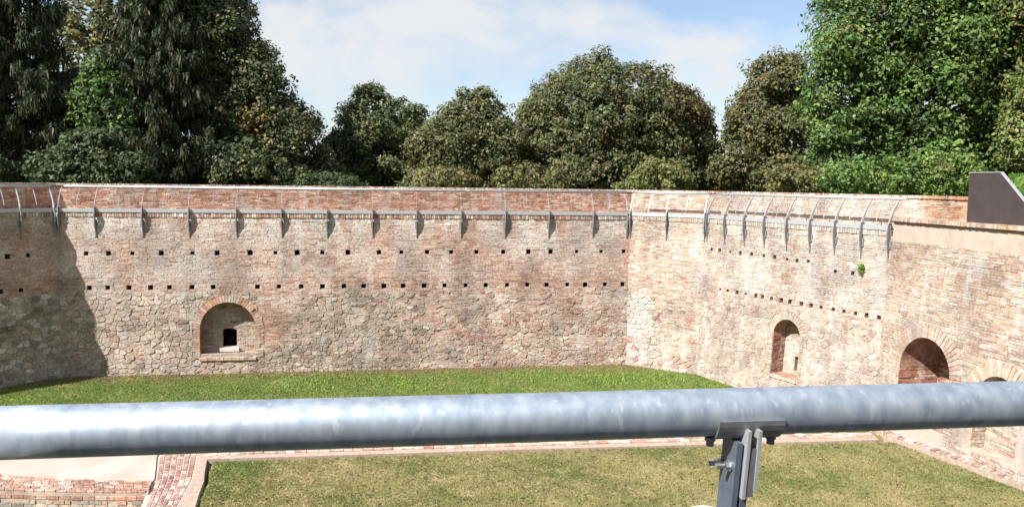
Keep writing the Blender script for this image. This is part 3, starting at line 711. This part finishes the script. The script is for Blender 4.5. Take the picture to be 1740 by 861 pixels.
# ------------------------------------------------------------------ low brick remains in the courtyard
def strip_bricks(root, front, back_, z, n_rows, ln, pal, name='brick', zj=.012, along=True, gap=.014, h=.09):
    """bricks laid flat between two poly-lines"""
    def at(pl, t):
        d = [0]
        for i in range(len(pl)-1): d.append(d[-1] + math.dist(pl[i], pl[i+1]))
        s = t * d[-1]
        for i in range(len(pl)-1):
            if s <= d[i+1] or i == len(pl)-2:
                q = (s - d[i]) / (d[i+1]-d[i]); return (pl[i][0]+(pl[i+1][0]-pl[i][0])*q, pl[i][1]+(pl[i+1][1]-pl[i][1])*q)
    tot = sum(math.dist(front[i], front[i+1]) for i in range(len(front)-1))
    for rw in range(n_rows):
        t = -random.random() * ln / tot
        while t < 1:
            l = ln / tot * random.uniform(.8, 1.2); t0, t1 = max(t, 0), min(t + l - gap/tot, 1); t += l
            if (t1 - t0) * tot < .05: continue
            g = gap / 2 / max(.05, math.dist(at(front, t0), at(back_, t0)))
            a, b = rw/n_rows + g, (rw+1)/n_rows - g
            cs = []
            for tt, s in ((t0, a), (t1, a), (t1, b), (t0, b)):
                f, k = at(front, tt), at(back_, tt); cs.append((f[0]+(k[0]-f[0])*s, f[1]+(k[1]-f[1])*s))
            zz = z + random.uniform(-zj, zj); mb = MB()
            mb.prism([(x, y, zz - h) for x, y in cs], (0, 0, h), pal(0, 0)); mb.build(name, M['masonry'], root)
pal_path = lambda u, v: pick(((1.2, (.33,.19,.155)), (1, (.28,.155,.13)), (1.0, (.38,.26,.21)), (.3, BEIGE)))
def slab(root, poly, z0, z1, m, name):
    mb = MB(); mb.prism([(x, y, z0) for x, y in poly], (0, 0, z1-z0)); return mb.build(name, m, root)
# band across, between the two lawns
fl, bl = [(-7.35, 17.99), (.51, 18.98), (9.95, 20.06)], [(-7.5, 18.56), (.45, 19.56), (9.95, 20.62)]
bw = empty('brick_strip', (1.3, 19.3, 0)); tag(bw, 'low brick and mortar footing running across between the two lawns', 'footing')
slab(bw, fl + bl[::-1], -.05, .455, M['tan'], 'mortar_bed')
fm = [(a[0]*.6+b[0]*.4, a[1]*.6+b[1]*.4) for a, b in zip(fl, bl)]
strip_bricks(bw, fm, bl, .485, 2, .27, lambda u, v: pick(((1.4, PINK), (1.0, BEIGE), (1.0, ROSE), (.4, LIME))), zj=.016)
# curved brick path on the left
bp = empty('brick_path', (-7.4, 16.8, 0)); tag(bp, 'curving brick path beside the front lawn at lower left', 'path')
Lp = [(-8.72, 18.9), (-8.54, 18.11), (-8.2, 17.3), (-7.95, 16.67), (-7.72, 15.93), (-7.5, 15.24), (-7.2, 14.0)]
Mp = [(-7.9, 18.9), (-7.65, 18.14), (-7.38, 17.35), (-7.17, 16.7), (-7.02, 15.98), (-6.88, 15.26), (-6.6, 14.0)]
Rp = [(-7.62, 18.9), (-7.36, 18.1), (-7.1, 17.3), (-6.88, 16.71), (-6.7, 16.0), (-6.49, 15.27), (-6.26, 14.0)]
slab(bp, [(x-.1, y) for x, y in Lp] + Rp[::-1], -.05, .43, M['white_mortar'], 'mortar_bed'); slab(bp, [(x+.02, y) for x, y in Mp] + [(x-.004, y) for x, y in Rp[::-1]], .2, .437, M['tan'], 'edge_strip')
strip_bricks(bp, Lp, Mp, .444, 6, .18, pal_path, zj=.004, gap=.034)
# raised platform with cream floor and brick coping
pf = empty('platform', (-10, 17.5, 0)); tag(pf, 'raised platform with cream floor and curved brick coping at lower left', 'platform')
ci = [(-13.5, 17.35), (-12.6, 17.07), (-11.55, 16.81), (-10.79, 16.66), (-10.07, 16.57), (-9.26, 16.52), (-8.46, 16.52), (-7.98, 16.56)]
co = [(-13.0, 16.2), (-12.0, 16.0), (-10.94, 15.90), (-10.15, 15.86), (-9.39, 15.85), (-8.6, 15.85), (-8.2, 15.86), (-7.76, 15.90)]
slab(pf, ci + [(-8.0, 16.7), (-8.25, 17.3), (-8.6, 18.11), (-8.8, 18.9), (-13.8, 19.6)], -.05, .462, M['plaster'], 'floor')
slab(pf, co + ci[::-1], -.05, .47, M['mortar'], 'coping_bed')
strip_bricks(pf, co, ci, .505, 6, .21, lambda u, v: pick(((1.5, (.36,.215,.165)), (1.2, (.40,.275,.22)), (1, (.33,.175,.13)), (.3, BEIGE))), 'coping_brick', zj=.01)
for rw in range(5):                                         # courses on the front face of the platform
    t = 0; z1 = .415 - rw * .1
    for i in range(len(co)-1):
        a, b = Vector((*co[i], 0)), Vector((*co[i+1], 0)); n = max(1, round((b-a).length/.27)); Uu = (b-a).normalized(); Nn = Vector((Uu.y, -Uu.x, 0))
        for q in range(n):
            s0 = (q + (.5 if rw % 2 else 0)) / n; s1 = min(1, s0 + 1/n); A = a.lerp(b, s0)
            if s1 - s0 < .1/n: continue
            mb = MB(); mb.box(Vector((A.x, A.y, z1 - .085)) - Nn*.03, Uu * ((b-a).length*(s1-s0) - .016), Nn * (.04 + random.uniform(0, .015)), Vector((0, 0, .082)), pick(((1, PINK), (1, BEIGE), (.6, ROSE), (1, GREY))) if rw else pick(((1, ROSE), (1, PINK)))); mb.build('face_brick', M['masonry'], pf)
# right kerb and paved strip at the foot of the near wall
kr = empty('brick_kerb', (11, 18.5, 0)); tag(kr, 'brick edged kerb below the near right wall', 'kerb')
ko = [(10.2, 20.35), (10.27, 20.18), (10.91, 18.78), (11.69, 16.83), (12.35, 14.8)]; ki = [(10.42, 20.5), (10.5, 20.28), (11.14, 18.88), (11.92, 16.92), (12.6, 14.88)]
slab(kr, ko + ki[::-1], -.05, .52, M['tan'], 'mortar_bed')
strip_bricks(kr, ko, ki, .562, 1, .15, lambda u, v: pick(((1.2, (.36,.22,.17)), (1.2, (.42,.30,.24)), (1.0, (.42,.34,.27)), (.5, (.5,.45,.4)))), 'kerb_brick', zj=.012, h=.12)
pv = slab(None, ki + [(12.75, 14.8), (12.35, 17.5), (11.7, 21.6), (10.95, 21.9), (10.42, 20.7)], -.05, .50, M['paving'], 'paved_strip'); tag(pv, 'pale paved strip along the foot of the near right wall', kind='structure')
rs = empty('round_stone', (4.1, 15.35, .40)); tag(rs, 'flat round white stone lying in the front lawn below the post', 'stone')
mb = MB(); n = 28; prof = [(.40, 0), (.44, .03), (.43, .07), (.36, .095), (.2, .10), (.001, .10)]
vs = [(4.1 + R*math.cos(2*math.pi*i/n), 15.22 + R*math.sin(2*math.pi*i/n), .40 + z) for R, z in prof for i in range(n)]
mb.add(vs, [(k*n+i, k*n+(i+1) % n, (k+1)*n+(i+1) % n, (k+1)*n+i) for k in range(len(prof)-1) for i in range(n)]); mb.build('slab', M['stone_white'], rs, smooth=True)

# ------------------------------------------------------------------ trees
def leaf_quads(P, Nn, size, C):
    n = len(P); rnd = RNG.normal(size=(n, 3)); T = np.cross(Nn, rnd); T /= np.linalg.norm(T, axis=1)[:, None] + 1e-9; B = np.cross(Nn, T)
    s = size[:, None]; V = np.empty((n, 4, 3))
    V[:, 0] = P - T*s; V[:, 1] = P - B*s*.55 + Nn*s*.18; V[:, 2] = P + T*s; V[:, 3] = P + B*s*.55 + Nn*s*.18
    return V.reshape(-1, 3), np.arange(n*4).reshape(-1, 4), np.repeat(C, 4, 0)
def tree(name, label, base, lobes, nclump, per, size, cols, trunk_r=.35, group='trees behind the walls', clump_r=(.35, .75), inner=.25, patch=None, hollow=.85, bulge=7):
    """lobes: (x,y,z,rx,ry,rz) in metres relative to the base; cols: (weight, colour)"""
    root = empty(name, base); tag(root, label, 'tree', group); base = np.array(base)
    Lb = [tuple(l) for l in lobes]; big = list(Lb)
    for l in big:                                           # bulging boughs break up the outline
        for _ in range(bulge):
            d = RNG.normal(size=3); d /= np.linalg.norm(d); d[1] = -abs(d[1]); k = RNG.uniform(.16, .34); m_ = min(l[3], l[5])
            q = np.array(l[:3]) + d*np.array(l[3:])*RNG.uniform(.82, .98)
            if q[2] > .3: Lb.append((*q, m_*k*RNG.uniform(.9, 1.5), m_*k, m_*k))
    Lb = np.array(Lb, float); area = Lb[:, 3]*Lb[:, 5]; pr = area/area.sum()
    cs, out = [], []
    while len(cs) < nclump:
        i = RNG.choice(len(Lb), p=pr); d = RNG.normal(size=3); d /= np.linalg.norm(d)
        if d[1] > .35 and RNG.random() < .72: continue
        k = RNG.uniform(.82, 1.0) if RNG.random() > inner else RNG.uniform(.3, .82)
        k *= 1 + .16*noise.noise(Vector(d*2.3) + Vector((i*3., 0, 0))) + .05*noise.noise(Vector(d*6.))
        q = Lb[i, :3] + d*Lb[i, 3:]*k
        if q[2] < .15: continue
        if noise.noise(Vector(q*.55) + Vector((base[0], 0, 0))) < -.22 and RNG.random() < hollow: continue      # hollows between boughs
        deep = False
        for j in range(len(Lb)):
            if j != i and (((q - Lb[j, :3])/Lb[j, 3:])**2).sum() < .45: deep = True; break
        if deep and RNG.random() < .85: continue
        cs.append(q); out.append(d)
    cs, out = np.array(cs), np.array(out); n = len(cs)*per
    cr = RNG.uniform(*clump_r, len(cs)); d = RNG.normal(size=(n, 3)); d /= np.linalg.norm(d, axis=1)[:, None]
    P = np.repeat(cs, per, 0) + d * (np.repeat(cr, per)*RNG.uniform(.25, 1, n)**.5)[:, None] * np.array([1, 1, .8])
    Nn = d*.55 + np.repeat(out, per, 0)*.5 + np.array([0, -.1, .35]) + RNG.normal(size=(n, 3))*.55; Nn /= np.linalg.norm(Nn, axis=1)[:, None]
    w = np.array([a for a, _ in cols]); cc = np.array([c for _, c in cols])
    ci = RNG.choice(len(cc), size=len(cs), p=w/w.sum()); mixed = RNG.random(n) < .45
    li = np.where(mixed, RNG.choice(len(cc), size=n, p=w/w.sum()), np.repeat(ci, per))
    C = cc[li]*RNG.uniform(.75, 1.4, (n, 1))
    if patch is not None:
        for (px, pz, prad, pc, pp) in patch:
            mk = (((P[:, 0]-px)**2 + (P[:, 2]-pz)**2) < prad**2) & (RNG.random(n) < pp); C[mk] = np.array(pc)*RNG.uniform(.7, 1.3, (mk.sum(), 1))
    sz = size*RNG.uniform(.55, 1.25, n)
    for l in big:                                           # opaque filler leaves inside the crown, tinted darker for inner shade
        m_ = int(40*l[3]*l[5]) + 40; d = RNG.normal(size=(m_, 3)); d /= np.linalg.norm(d, axis=1)[:, None]; q = np.array(l[:3]) + d*np.array(l[3:])*RNG.uniform(.35, .78, (m_, 1)); q = q[q[:, 2] > .2]
        k2 = len(q); P = np.r_[P, q]; e_ = RNG.normal(size=(k2, 3)); Nn = np.r_[Nn, e_/np.linalg.norm(e_, axis=1)[:, None]]; sz = np.r_[sz, RNG.uniform(.6, 1., k2)*min(.34, .13*min(l[3], l[5]))]; C = np.r_[C, cc[RNG.choice(len(cc), size=k2, p=w/w.sum())]*RNG.uniform(.6, 1.1, (k2, 1))]
    V, Q, C4 = leaf_quads(P + base, Nn, sz, C)
    o = link('crown', np_mesh('crown', V, Q, C4), M['leaf'], root)
    top = Lb[:, 2].max() + Lb[Lb[:, 2].argmax(), 5]*.4
    mb = MB(); B = Vector(base); mb.tube([B + Vector((.15*math.sin(i), .1*math.cos(i*2), top*i/6 - .1)) for i in range(7)], [trunk_r*(1 - .13*i) for i in range(7)], 9); tk = mb.build('trunk', M['bark'], root, smooth=True)
    for i in range(min(len(big), 7)):
        z0 = top*random.uniform(.25, .5); a = B + Vector((0, 0, z0)); e = B + Vector(Lb[i, :3]); mid = a.lerp(e, .5) + Vector((0, 0, .3))
        mb = MB(); mb.tube([a, mid, e, e + (e-a)*.35], [trunk_r*.5, trunk_r*.36, trunk_r*.22, trunk_r*.06], 6); mb.build('limb', M['bark'], tk, smooth=True)
    return root
OLIVE, DKG, YEL, BRN, MIDG, BRG, LIMEG = (.105,.115,.045), (.05,.072,.03), (.20,.185,.065), (.15,.105,.05), (.075,.11,.04), (.088,.175,.034), (.165,.24,.06)
T6 = 6.2
def px(x, y, Y):                                            # metres seen at picture place (x, y) at distance Y, used only while laying out crowns
    d = FWD + RT*((x-870)/1300) - UP*((y-430.5)/1300); return EYE + d*(Y/d.y)
def lobe(x, y, wx, wy, Y, base, ry=None):                   # a lobe given by its centre and half sizes in the view at distance Y
    c = px(x, y, Y); s = Y/1300; return (c.x-base[0], c.y-base[1], c.z-base[2], wx*s, (ry or wx*s), wy*s)
def mk(name, label, x, Y, lbs, nclump, per, size, cols, **k):
    b = px(x, 330, Y); b = (b.x, Y, T6); return tree(name, label, b, [lobe(*l, Y + (l[4] if len(l) > 4 else 0), b) if len(l) == 4 else lobe(*l[:4], Y + l[4], b) for l in lbs], nclump, per, size, cols, **k)

mk('broadleaf_tree', 'widest domed dark olive tree, in the middle behind the front wall', 1040, 52, [(1030, 210, 145, 107), (945, 250, 78, 90), (1125, 244, 88, 95), (1140, 218, 66, 66), (1050, 300, 165, 55), (905, 300, 52, 45), (1168, 302, 52, 62)], 2100, 48, .125,
   ((2.6, OLIVE), (1.6, DKG), (1.2, YEL), (.5, BRN), (1, MIDG)), patch=[(5.0, 6.6, 1.9, (.15, .085, .035), .4)], hollow=.35, bulge=3)
mk('broadleaf_tree', 'small round olive tree directly left of the widest domed tree', 785, 50, [(805, 205, 55, 50), (770, 260, 70, 62), (840, 270, 60, 62), (740, 305, 55, 30)], 900, 44, .12, ((2.4, OLIVE), (1, DKG), (1.3, YEL), (.7, BRN), (.9, MIDG)))
mk('broadleaf_tree', 'round dark green tree with feathery top left of the small olive tree', 645, 54, [(642, 222, 74, 62), (692, 248, 34, 52), (602, 272, 56, 54), (660, 290, 70, 46)], 950, 44, .125, ((2.4, MIDG), (.8, DKG), (1.4, OLIVE), (.6, YEL)))
mk('broadleaf_tree', 'tall dark tree with slanting right outline beside the sky at left', 430, 47, [(378, 85, 58, 105), (432, 195, 72, 86), (488, 250, 66, 76), (340, 50, 48, 85), (430, 290, 120, 55), (540, 300, 40, 36), (436, 118, 34, 46)], 1500, 44, .122,
   ((2.6, DKG), (1.3, OLIVE), (.6, MIDG), (.45, YEL), (.35, BRN)), patch=[(.9, 4.6, .9, (.24, .16, .04), .5)])
mk('broadleaf_tree', 'tall pale olive tree whose top shows between the two conifers', 235, 62, [(220, 20, 110, 100), (330, 10, 90, 110), (180, 120, 100, 90), (330, 120, 100, 110)], 900, 32, .2, ((2, OLIVE), (2, YEL), (.8, BRN), (.8, MIDG)))
mk('broadleaf_tree', 'bright green tree peeping out between the two dark conifers', 190, 43.5, [(187, 132, 36, 40), (160, 172, 30, 36), (215, 168, 30, 44), (185, 215, 42, 40), (180, 275, 48, 50)], 420, 32, .14, ((2.4, BRG), (.8, LIMEG), (2, MIDG), (1, DKG)))
mk('broadleaf_tree', 'low dark green tree under the bright green tree at left', 165, 41.5, [(165, 270, 55, 50), (110, 290, 45, 40), (215, 295, 50, 36)], 420, 32, .14, ((3, DKG), (1.2, MIDG), (.3, OLIVE)))
mk('broadleaf_tree', 'brownish olive tree between the widest dome and the bright green tree', 1310, 50, [(1320, 140, 52, 55), (1290, 215, 55, 60), (1345, 230, 60, 80), (1260, 280, 55, 50), (1330, 300, 80, 40)], 950, 44, .122, ((2, OLIVE), (1.6, YEL), (.9, BRN), (.8, DKG), (.6, MIDG)))
mk('broadleaf_tree', 'huge bright green leafy tree filling the upper right', 1540, 41, [(1500, 60, 110, 110), (1620, 20, 130, 120), (1440, 170, 75, 100), (1560, 170, 110, 100), (1660, 130, 90, 120), (1460, 280, 85, 55), (1590, 280, 110, 60), (1700, 230, 70, 70), (1700, 300, 60, 50)], 2300, 46, .125,
   ((2.2, BRG), (1.4, LIMEG), (1.6, MIDG), (.9, DKG), (.4, YEL)), clump_r=(.45, .95))
mk('broadleaf_tree', 'yellowish leafed tree at the right edge of the picture', 1770, 37, [(1760, 60, 60, 90), (1790, 180, 70, 90), (1740, 240, 50, 50)], 520, 46, .11, ((2, LIMEG), (1.6, YEL), (.8, OLIVE)))

def conifer(label, x, Y, H, Rm, zlow=.3):
    b = px(x, 330, Y); base = np.array((b.x, Y, T6)); root = empty('conifer_tree', tuple(base)); tag(root, label, 'tree', 'dark conifers at left')
    mb = MB(); B = Vector(base); mb.tube([B + Vector((0, 0, H*i/8)) for i in range(9)], [.36*(1-i/8.3) for i in range(9)], 9); mb.build('trunk', M['bark'], root, smooth=True)
    Ps, Ts, Ws, Cs = [], [], [], []; bm = MB(); z = zlow
    while z < H - .4:
        Lr = Rm*(1 - z/H)**.75
        for k in range(8):
            a = RNG.uniform(0, 2*np.pi)
            if math.sin(a) > .45 and RNG.random() < .6: continue
            l = Lr*RNG.uniform(.7, 1.1); zz = z + RNG.uniform(-.25, .25); d = np.array([math.cos(a), math.sin(a), 0])
            path = lambda t: base + np.array([0, 0, zz]) + d*l*t + np.array([0, 0, -.55*l*.35*math.sin(t*2.4) + .22*l*t*t])
            bm.tube([path(0), path(.35), path(.7), path(1)], [.05, .04, .025, .01], 4, cap=False)
            n = int(16*l) + 6; side = np.array([-d[1], d[0], 0])
            for i in range(n):
                t = RNG.uniform(.22, 1.0); sp = RNG.normal()*.16*l*(1.1-t) ; q = path(t) + side*sp + np.array([0, 0, -.12*abs(sp)])
                ln = RNG.uniform(.25, .75)
                for _ in range(4):
                    tilt = RNG.normal(size=3)*.22 + np.array([0, -.0, -1]) + d*.15; tilt /= np.linalg.norm(tilt)
                    Ps.append(q + RNG.normal(size=3)*.10); Ts.append(tilt*ln*RNG.uniform(.6, 1.1)); Ws.append(RNG.uniform(.03, .065)); Cs.append((.045, .062, .03) if RNG.random() < .62 else ((.085, .088, .04) if RNG.random() < .7 else (.13, .10, .05)))
                for _ in range(3):
                    o2 = RNG.normal(size=3); o2[2] = abs(o2[2])*.3; o2 /= np.linalg.norm(o2)
                    Ps.append(q + RNG.normal(size=3)*.06); Ts.append((o2*.6 + d*.5)*RNG.uniform(.15, .32)); Ws.append(RNG.uniform(.035, .07)); Cs.append((.038, .075, .035))
        z += .42
    P, T, Wd, C = np.array(Ps), np.array(Ts), np.array(Ws)[:, None], np.array(Cs)*RNG.uniform(.7, 1.35, (len(Cs), 1)); n = len(P)
    S = np.cross(T, RNG.normal(size=(n, 3))); S /= np.linalg.norm(S, axis=1)[:, None] + 1e-9
    V = np.empty((n, 4, 3)); V[:, 0] = P; V[:, 1] = P + T*.45 - S*Wd; V[:, 2] = P + T; V[:, 3] = P + T*.45 + S*Wd
    link('crown', np_mesh('crown', V.reshape(-1, 3), np.arange(n*4).reshape(-1, 4), np.repeat(C, 4, 0)), M['leaf'], root)
    bm.build('branches', M['bark'], root)
conifer('dark drooping conifer with trunk just left of the bright green tree', 45, 44, 21, 4.1)
conifer('dark drooping conifer standing right of the bright green tree', 285, 45, 20, 4.5)
# low bushes along the parapet
for x, y, w, h, Y, lab, cs in ((1120, 300, 45, 26, 43, 'yellowish low bush in front of the right side of widest dome', ((2, YEL), (1.5, OLIVE), (1, LIMEG))),
        (760, 308, 48, 22, 42, 'yellow green low bush below the small round olive tree', ((2, YEL), (1.5, OLIVE), (.8, BRN))), (900, 305, 60, 26, 43, 'olive low bush below the left side of the widest dome', ((2, OLIVE), (1.2, YEL), (.8, BRN))),
        (1360, 306, 50, 24, 39, 'yellow brown low bush below the brownish olive tree', ((2, YEL), (1, OLIVE), (.8, BRN))), (1480, 298, 75, 34, 36, 'wide bright green bush under the huge leafy tree', ((2, BRG), (1.6, LIMEG), (.7, MIDG))), (1600, 296, 55, 34, 35, 'light green bush next to the brown steel panel', ((1.6, LIMEG), (1.6, BRG), (.5, YEL))), (560, 315, 60, 18, 42, 'dark low bush below the slanting dark tree', ((2, DKG), (1, MIDG)))):
    mk('bush', lab, x, Y, [(x, y, w, h), (x - w*.5, y+8, w*.6, h*.8), (x + w*.5, y+6, w*.6, h*.8)], 100, 46, .10, cs, trunk_r=.06, group='bushes behind the parapet', clump_r=(.25, .5))
# far wood closing the gaps low down
Lb = []; 
n = 16000; X = RNG.uniform(-62, 62, n); Yv = 74 + RNG.uniform(-3, 3, n); top = np.array([8.6 + 2.2*noise.noise(Vector((x*.12, 0, 1))) + .9*noise.noise(Vector((x*.5, 0, 2))) for x in X])
Zv = 6 + (top - 6)*RNG.uniform(0, 1, n)**.7; P = np.c_[X, Yv, Zv]; Nn = RNG.normal(size=(n, 3)) + np.array([0, -.6, .5]); Nn /= np.linalg.norm(Nn, axis=1)[:, None]
V, Q, C = leaf_quads(P, Nn, RNG.uniform(.25, .5, n), np.array([.045, .065, .028])*RNG.uniform(.6, 1.5, (n, 1)))
o = link('distant_wood', np_mesh('distant_wood', V, Q, C), M['leaf']); tag(o, 'dark band of distant trees far behind the walls', 'wood', kind='stuff')
# unseen trees added on both sides to shut out low sky light
n = 32000; sd_ = RNG.random(n) < .6; X = np.where(sd_, RNG.uniform(27, 62, n), RNG.uniform(-82, -50, n)); Yv = np.where(sd_, RNG.uniform(-24, 40, n), RNG.uniform(-24, 40, n))
top = np.array([24 + 3.5*noise.noise(Vector((x*.09, y*.09, 4))) for x, y in zip(X, Yv)]); Zv = 6 + (top - 6)*RNG.uniform(0, 1, n)
P = np.c_[X, Yv, Zv]; Nn = RNG.normal(size=(n, 3)) + np.array([0, 0, .6]); Nn /= np.linalg.norm(Nn, axis=1)[:, None]
V, Q, C = leaf_quads(P, Nn, RNG.uniform(.5, 1.0, n), np.array([.05, .07, .03])*RNG.uniform(.6, 1.5, (n, 1)))
o = link('sky_block_trees', np_mesh('sky_block_trees', V, Q, C), M['leaf']); tag(o, 'unseen trees added round both sides to cut low sky light', 'wood', kind='stuff')
# plant growing from the right wall
q0 = fCD.P(6.86, .93, .03); pl = empty('wall_plant', q0); tag(pl, 'small green plant growing out of the right wall', 'plant')
n = 130; d = RNG.normal(size=(n, 3)); d /= np.linalg.norm(d, axis=1)[:, None]; P = np.array(q0) + np.array(fCD.N)*.10 + np.array([0, 0, -.12]) + d*np.array([.10, .10, .20])*RNG.uniform(.4, 1, (n, 1))
Nn = d + np.array(fCD.N)*.8 + RNG.normal(size=(n, 3))*.4; Nn /= np.linalg.norm(Nn, axis=1)[:, None]; V, Q, C = leaf_quads(P, Nn, RNG.uniform(.025, .05, n), np.array([.14, .26, .03])*RNG.uniform(.7, 1.3, (n, 1)))
link('leaves', np_mesh('leaves', V, Q, C), M['leaf'], pl)
mb = MB(); mb.tube([q0 - fCD.N*.05, q0 + fCD.N*.08, q0 + fCD.N*.12 + Vector((0, 0, -.25))], [.012, .009, .004], 5); mb.build('stem', M['bark'], pl)

# ------------------------------------------------------------------ near hand rail in front of the camera
def galv():
    m = bpy.data.materials.new('galvanised_pipe'); m.use_nodes = True; t = m.node_tree; N, K = t.nodes, t.links.new; b = N['Principled BSDF']
    tcx = N.new('ShaderNodeTexCoord')
    def noi(sc, det, scale3=(1, 1, 1), ty='ShaderNodeTexNoise'):
        mpp = N.new('ShaderNodeMapping'); mpp.inputs['Scale'].default_value = scale3; K(tcx.outputs['Object'], mpp.inputs[0]); n = N.new(ty); n.inputs['Scale'].default_value = sc
        if ty == 'ShaderNodeTexNoise': n.inputs['Detail'].default_value = det
        K(mpp.outputs[0], n.inputs['Vector']); return n
    a = noi(34, 10, (1, 1, .45)); c = noi(9, 4); d = noi(60, 3, (1, 1, .2))
    rr = N.new('ShaderNodeValToRGB'); rr.color_ramp.elements[0].position = .33; rr.color_ramp.elements[1].position = .7
    rr.color_ramp.elements[0].color = (.27, .325, .40, 1); rr.color_ramp.elements[1].color = (.44, .49, .555, 1); K(a.outputs[0], rr.inputs[0])
    sp = N.new('ShaderNodeValToRGB'); sp.color_ramp.elements[0].position = .60; sp.color_ramp.elements[1].position = .69; K(d.outputs[0], sp.inputs[0])
    x = N.new('ShaderNodeMix'); x.data_type = 'RGBA'; x.inputs['B'].default_value = (.55, .58, .62, 1); K(rr.outputs[0], x.inputs['A']); mm = N.new('ShaderNodeMath'); mm.operation = 'MULTIPLY'; mm.inputs[1].default_value = .5; K(sp.outputs[0], mm.inputs[0]); K(mm.outputs[0], x.inputs['Factor'])
    K(x.outputs['Result'], b.inputs['Base Color']); b.inputs['Metallic'].default_value = .7
    mr = N.new('ShaderNodeMapRange'); mr.inputs[3].default_value = .52; mr.inputs[4].default_value = .66; K(c.outputs[0], mr.inputs[0]); K(mr.outputs[0], b.inputs['Roughness'])
    bb = N.new('ShaderNodeBump'); bb.inputs['Strength'].default_value = .10; bb.inputs['Distance'].default_value = .004; K(a.outputs[0], bb.inputs['Height']); K(bb.outputs[0], b.inputs['Normal'])
    return m
GALV = galv()
PL, PR = Vector((-.962, 1.406, 6.719)), Vector((1.164, 1.696, 6.719)); AX = (PR - PL).normalized(); NR = Vector((AX.y, -AX.x, 0))   # NR points back to the camera
hr = empty('bridge_railing', (.5, 1.6, 5.6)); tag(hr, 'thick galvanised pipe handrail on a bolted post close to the camera', 'railing')
def pipe(t0, t1, rad=.05, n=72, m=28):
    me = bpy.data.meshes.new('handrail'); vs, fs = [], []
    for i in range(m+1):
        c = PL + AX*(t0 + (t1-t0)*i/m)
        for j in range(n): w = 2*math.pi*j/n; vs.append(c + (NR*math.cos(w) + Vector((0, 0, 1))*math.sin(w))*rad)
    for i in range(m):
        for j in range(n): fs.append((i*n+j, i*n+(j+1) % n, (i+1)*n+(j+1) % n, (i+1)*n+j))
    fs += [tuple(range(n))[::-1], tuple(range(m*n, (m+1)*n))]
    me.from_pydata(vs, [], fs); bm = bmesh.new(); bm.from_mesh(me); bmesh.ops.recalc_face_normals(bm, faces=bm.faces[:]); bm.to_mesh(me); bm.free()
    me.polygons.foreach_set('use_smooth', [len(q.vertices) == 4 for q in me.polygons]); return me
link('handrail', pipe(-.0035, 3.6), GALV, hr)
link('handrail', pipe(-2.2, -.008), GALV, hr)
mb = MB(); mb.tube([PL + AX*-.05, PL + AX*.06], .0465, 40); mb.build('joint_sleeve', M['steel_dark'], hr, smooth=True)
tP = 1.473; CP = PL + AX*tP                                   # post position along the pipe
mb = MB(); sh = []; n = 14                                    # saddle shell under the pipe
for s in (-.072, .072):
    for rad in (.0505, .0565):
        for j in range(n+1):
            w = math.radians(-4) - math.radians(172)*j/n; sh.append(CP + AX*s + (NR*math.cos(w) + Vector((0, 0, 1))*math.sin(w))*rad)
k = n+1; fs = []
for j in range(n): fs += [(k+j, k+j+1, 3*k+j+1, 3*k+j), (j, 2*k+j, 2*k+j+1, j+1), (j, j+1, k+j+1, k+j), (2*k+j, 3*k+j, 3*k+j+1, 2*k+j+1)]
fs += [(0, k, 3*k, 2*k), (n, 2*k+n, 3*k+n, k+n)]
mb.add(sh, fs); sad = mb.build('saddle', M['saddle'], hr)
for s in (-.074, .062):
    mb = MB(); q = CP + AX*s + NR*.012 + Vector((0, 0, -.053)); mb.tube([q, q + Vector((0, 0, -.016))], .0085, 6); mb.tube([q + Vector((0, 0, .004)), q + Vector((0, 0, -.004))], .0115, 16); mb.build('bolt', M['saddle'], sad)
DN = Vector((0, 0, -1)) - NR*.17                              # the post leans away going down
def plate(s0, th, w0, w1, d0, d1, n0, n1, m, name):
    """flat plate across the pipe: s0 along the pipe, from depth d0 to d1, near edge n0..n1 (towards camera), widths w0, w1"""
    mb = MB(); A = CP + AX*s0; q0, q1 = A + DN*d0 + NR*n0, A + DN*d1 + NR*n1
    mb.prism([q0, q0 - NR*w0, q1 - NR*w1, q1], AX*th); return mb.build(name, m, hr)
ppl = plate(-.031, .012, .072, .07, .052, .40, .062, .075, M['steel_dark'], 'post_plate')
plate(-.014, .007, .05, .05, .022, .175, .072, .078, M['steel'], 'front_tongue')
plate(.009, .007, .05, .05, .022, .155, .072, .078, M['steel'], 'front_tongue')
plate(-.004, .0135, .05, .05, .062, .170, .071, .077, M['saddle'], 'spacer')
plate(-.012, .014, .05, .05, .155, .42, .066, .074, M['steel_dark'], 'post_plate')
plate(.010, .012, .105, .10, .052, .16, .020, .026, M['steel_dark'], 'post_plate')
for dd, nn, ln in ((.108, .045, .034), (.122, -.005, .030)):
    mb = MB(); q = CP + AX*-.031 + DN*dd + NR*nn; mb.tube([q, q - AX*.005], .0115, 18); mb.tube([q - AX*.005, q - AX*.014], .009, 6); mb.tube([q - AX*.016, q - AX*ln], .006, 12); mb.build('bolt', M['bolt'], ppl)
# lower part of the post and the deck it stands on, below the frame
mb = MB(); A = CP + DN*.40; mb.prism([A + NR*.075 - AX*.03, A - NR*.025 - AX*.03, A - NR*.14 + Vector((0, 0, -.75)) - AX*.03, A - NR*.04 + Vector((0, 0, -.75)) - AX*.03], AX*.012); mb.build('post_plate', M['steel_dark'], hr)
dk = MB(); dk.box(PL - AX*8 + NR*-.32 + Vector((0, 0, -1.22)), AX*17, NR*14, Vector((0, 0, .12))); o = dk.build('bridge_deck', M['deck']); tag(o, 'dark deck of the footbridge the camera stands on', kind='structure')
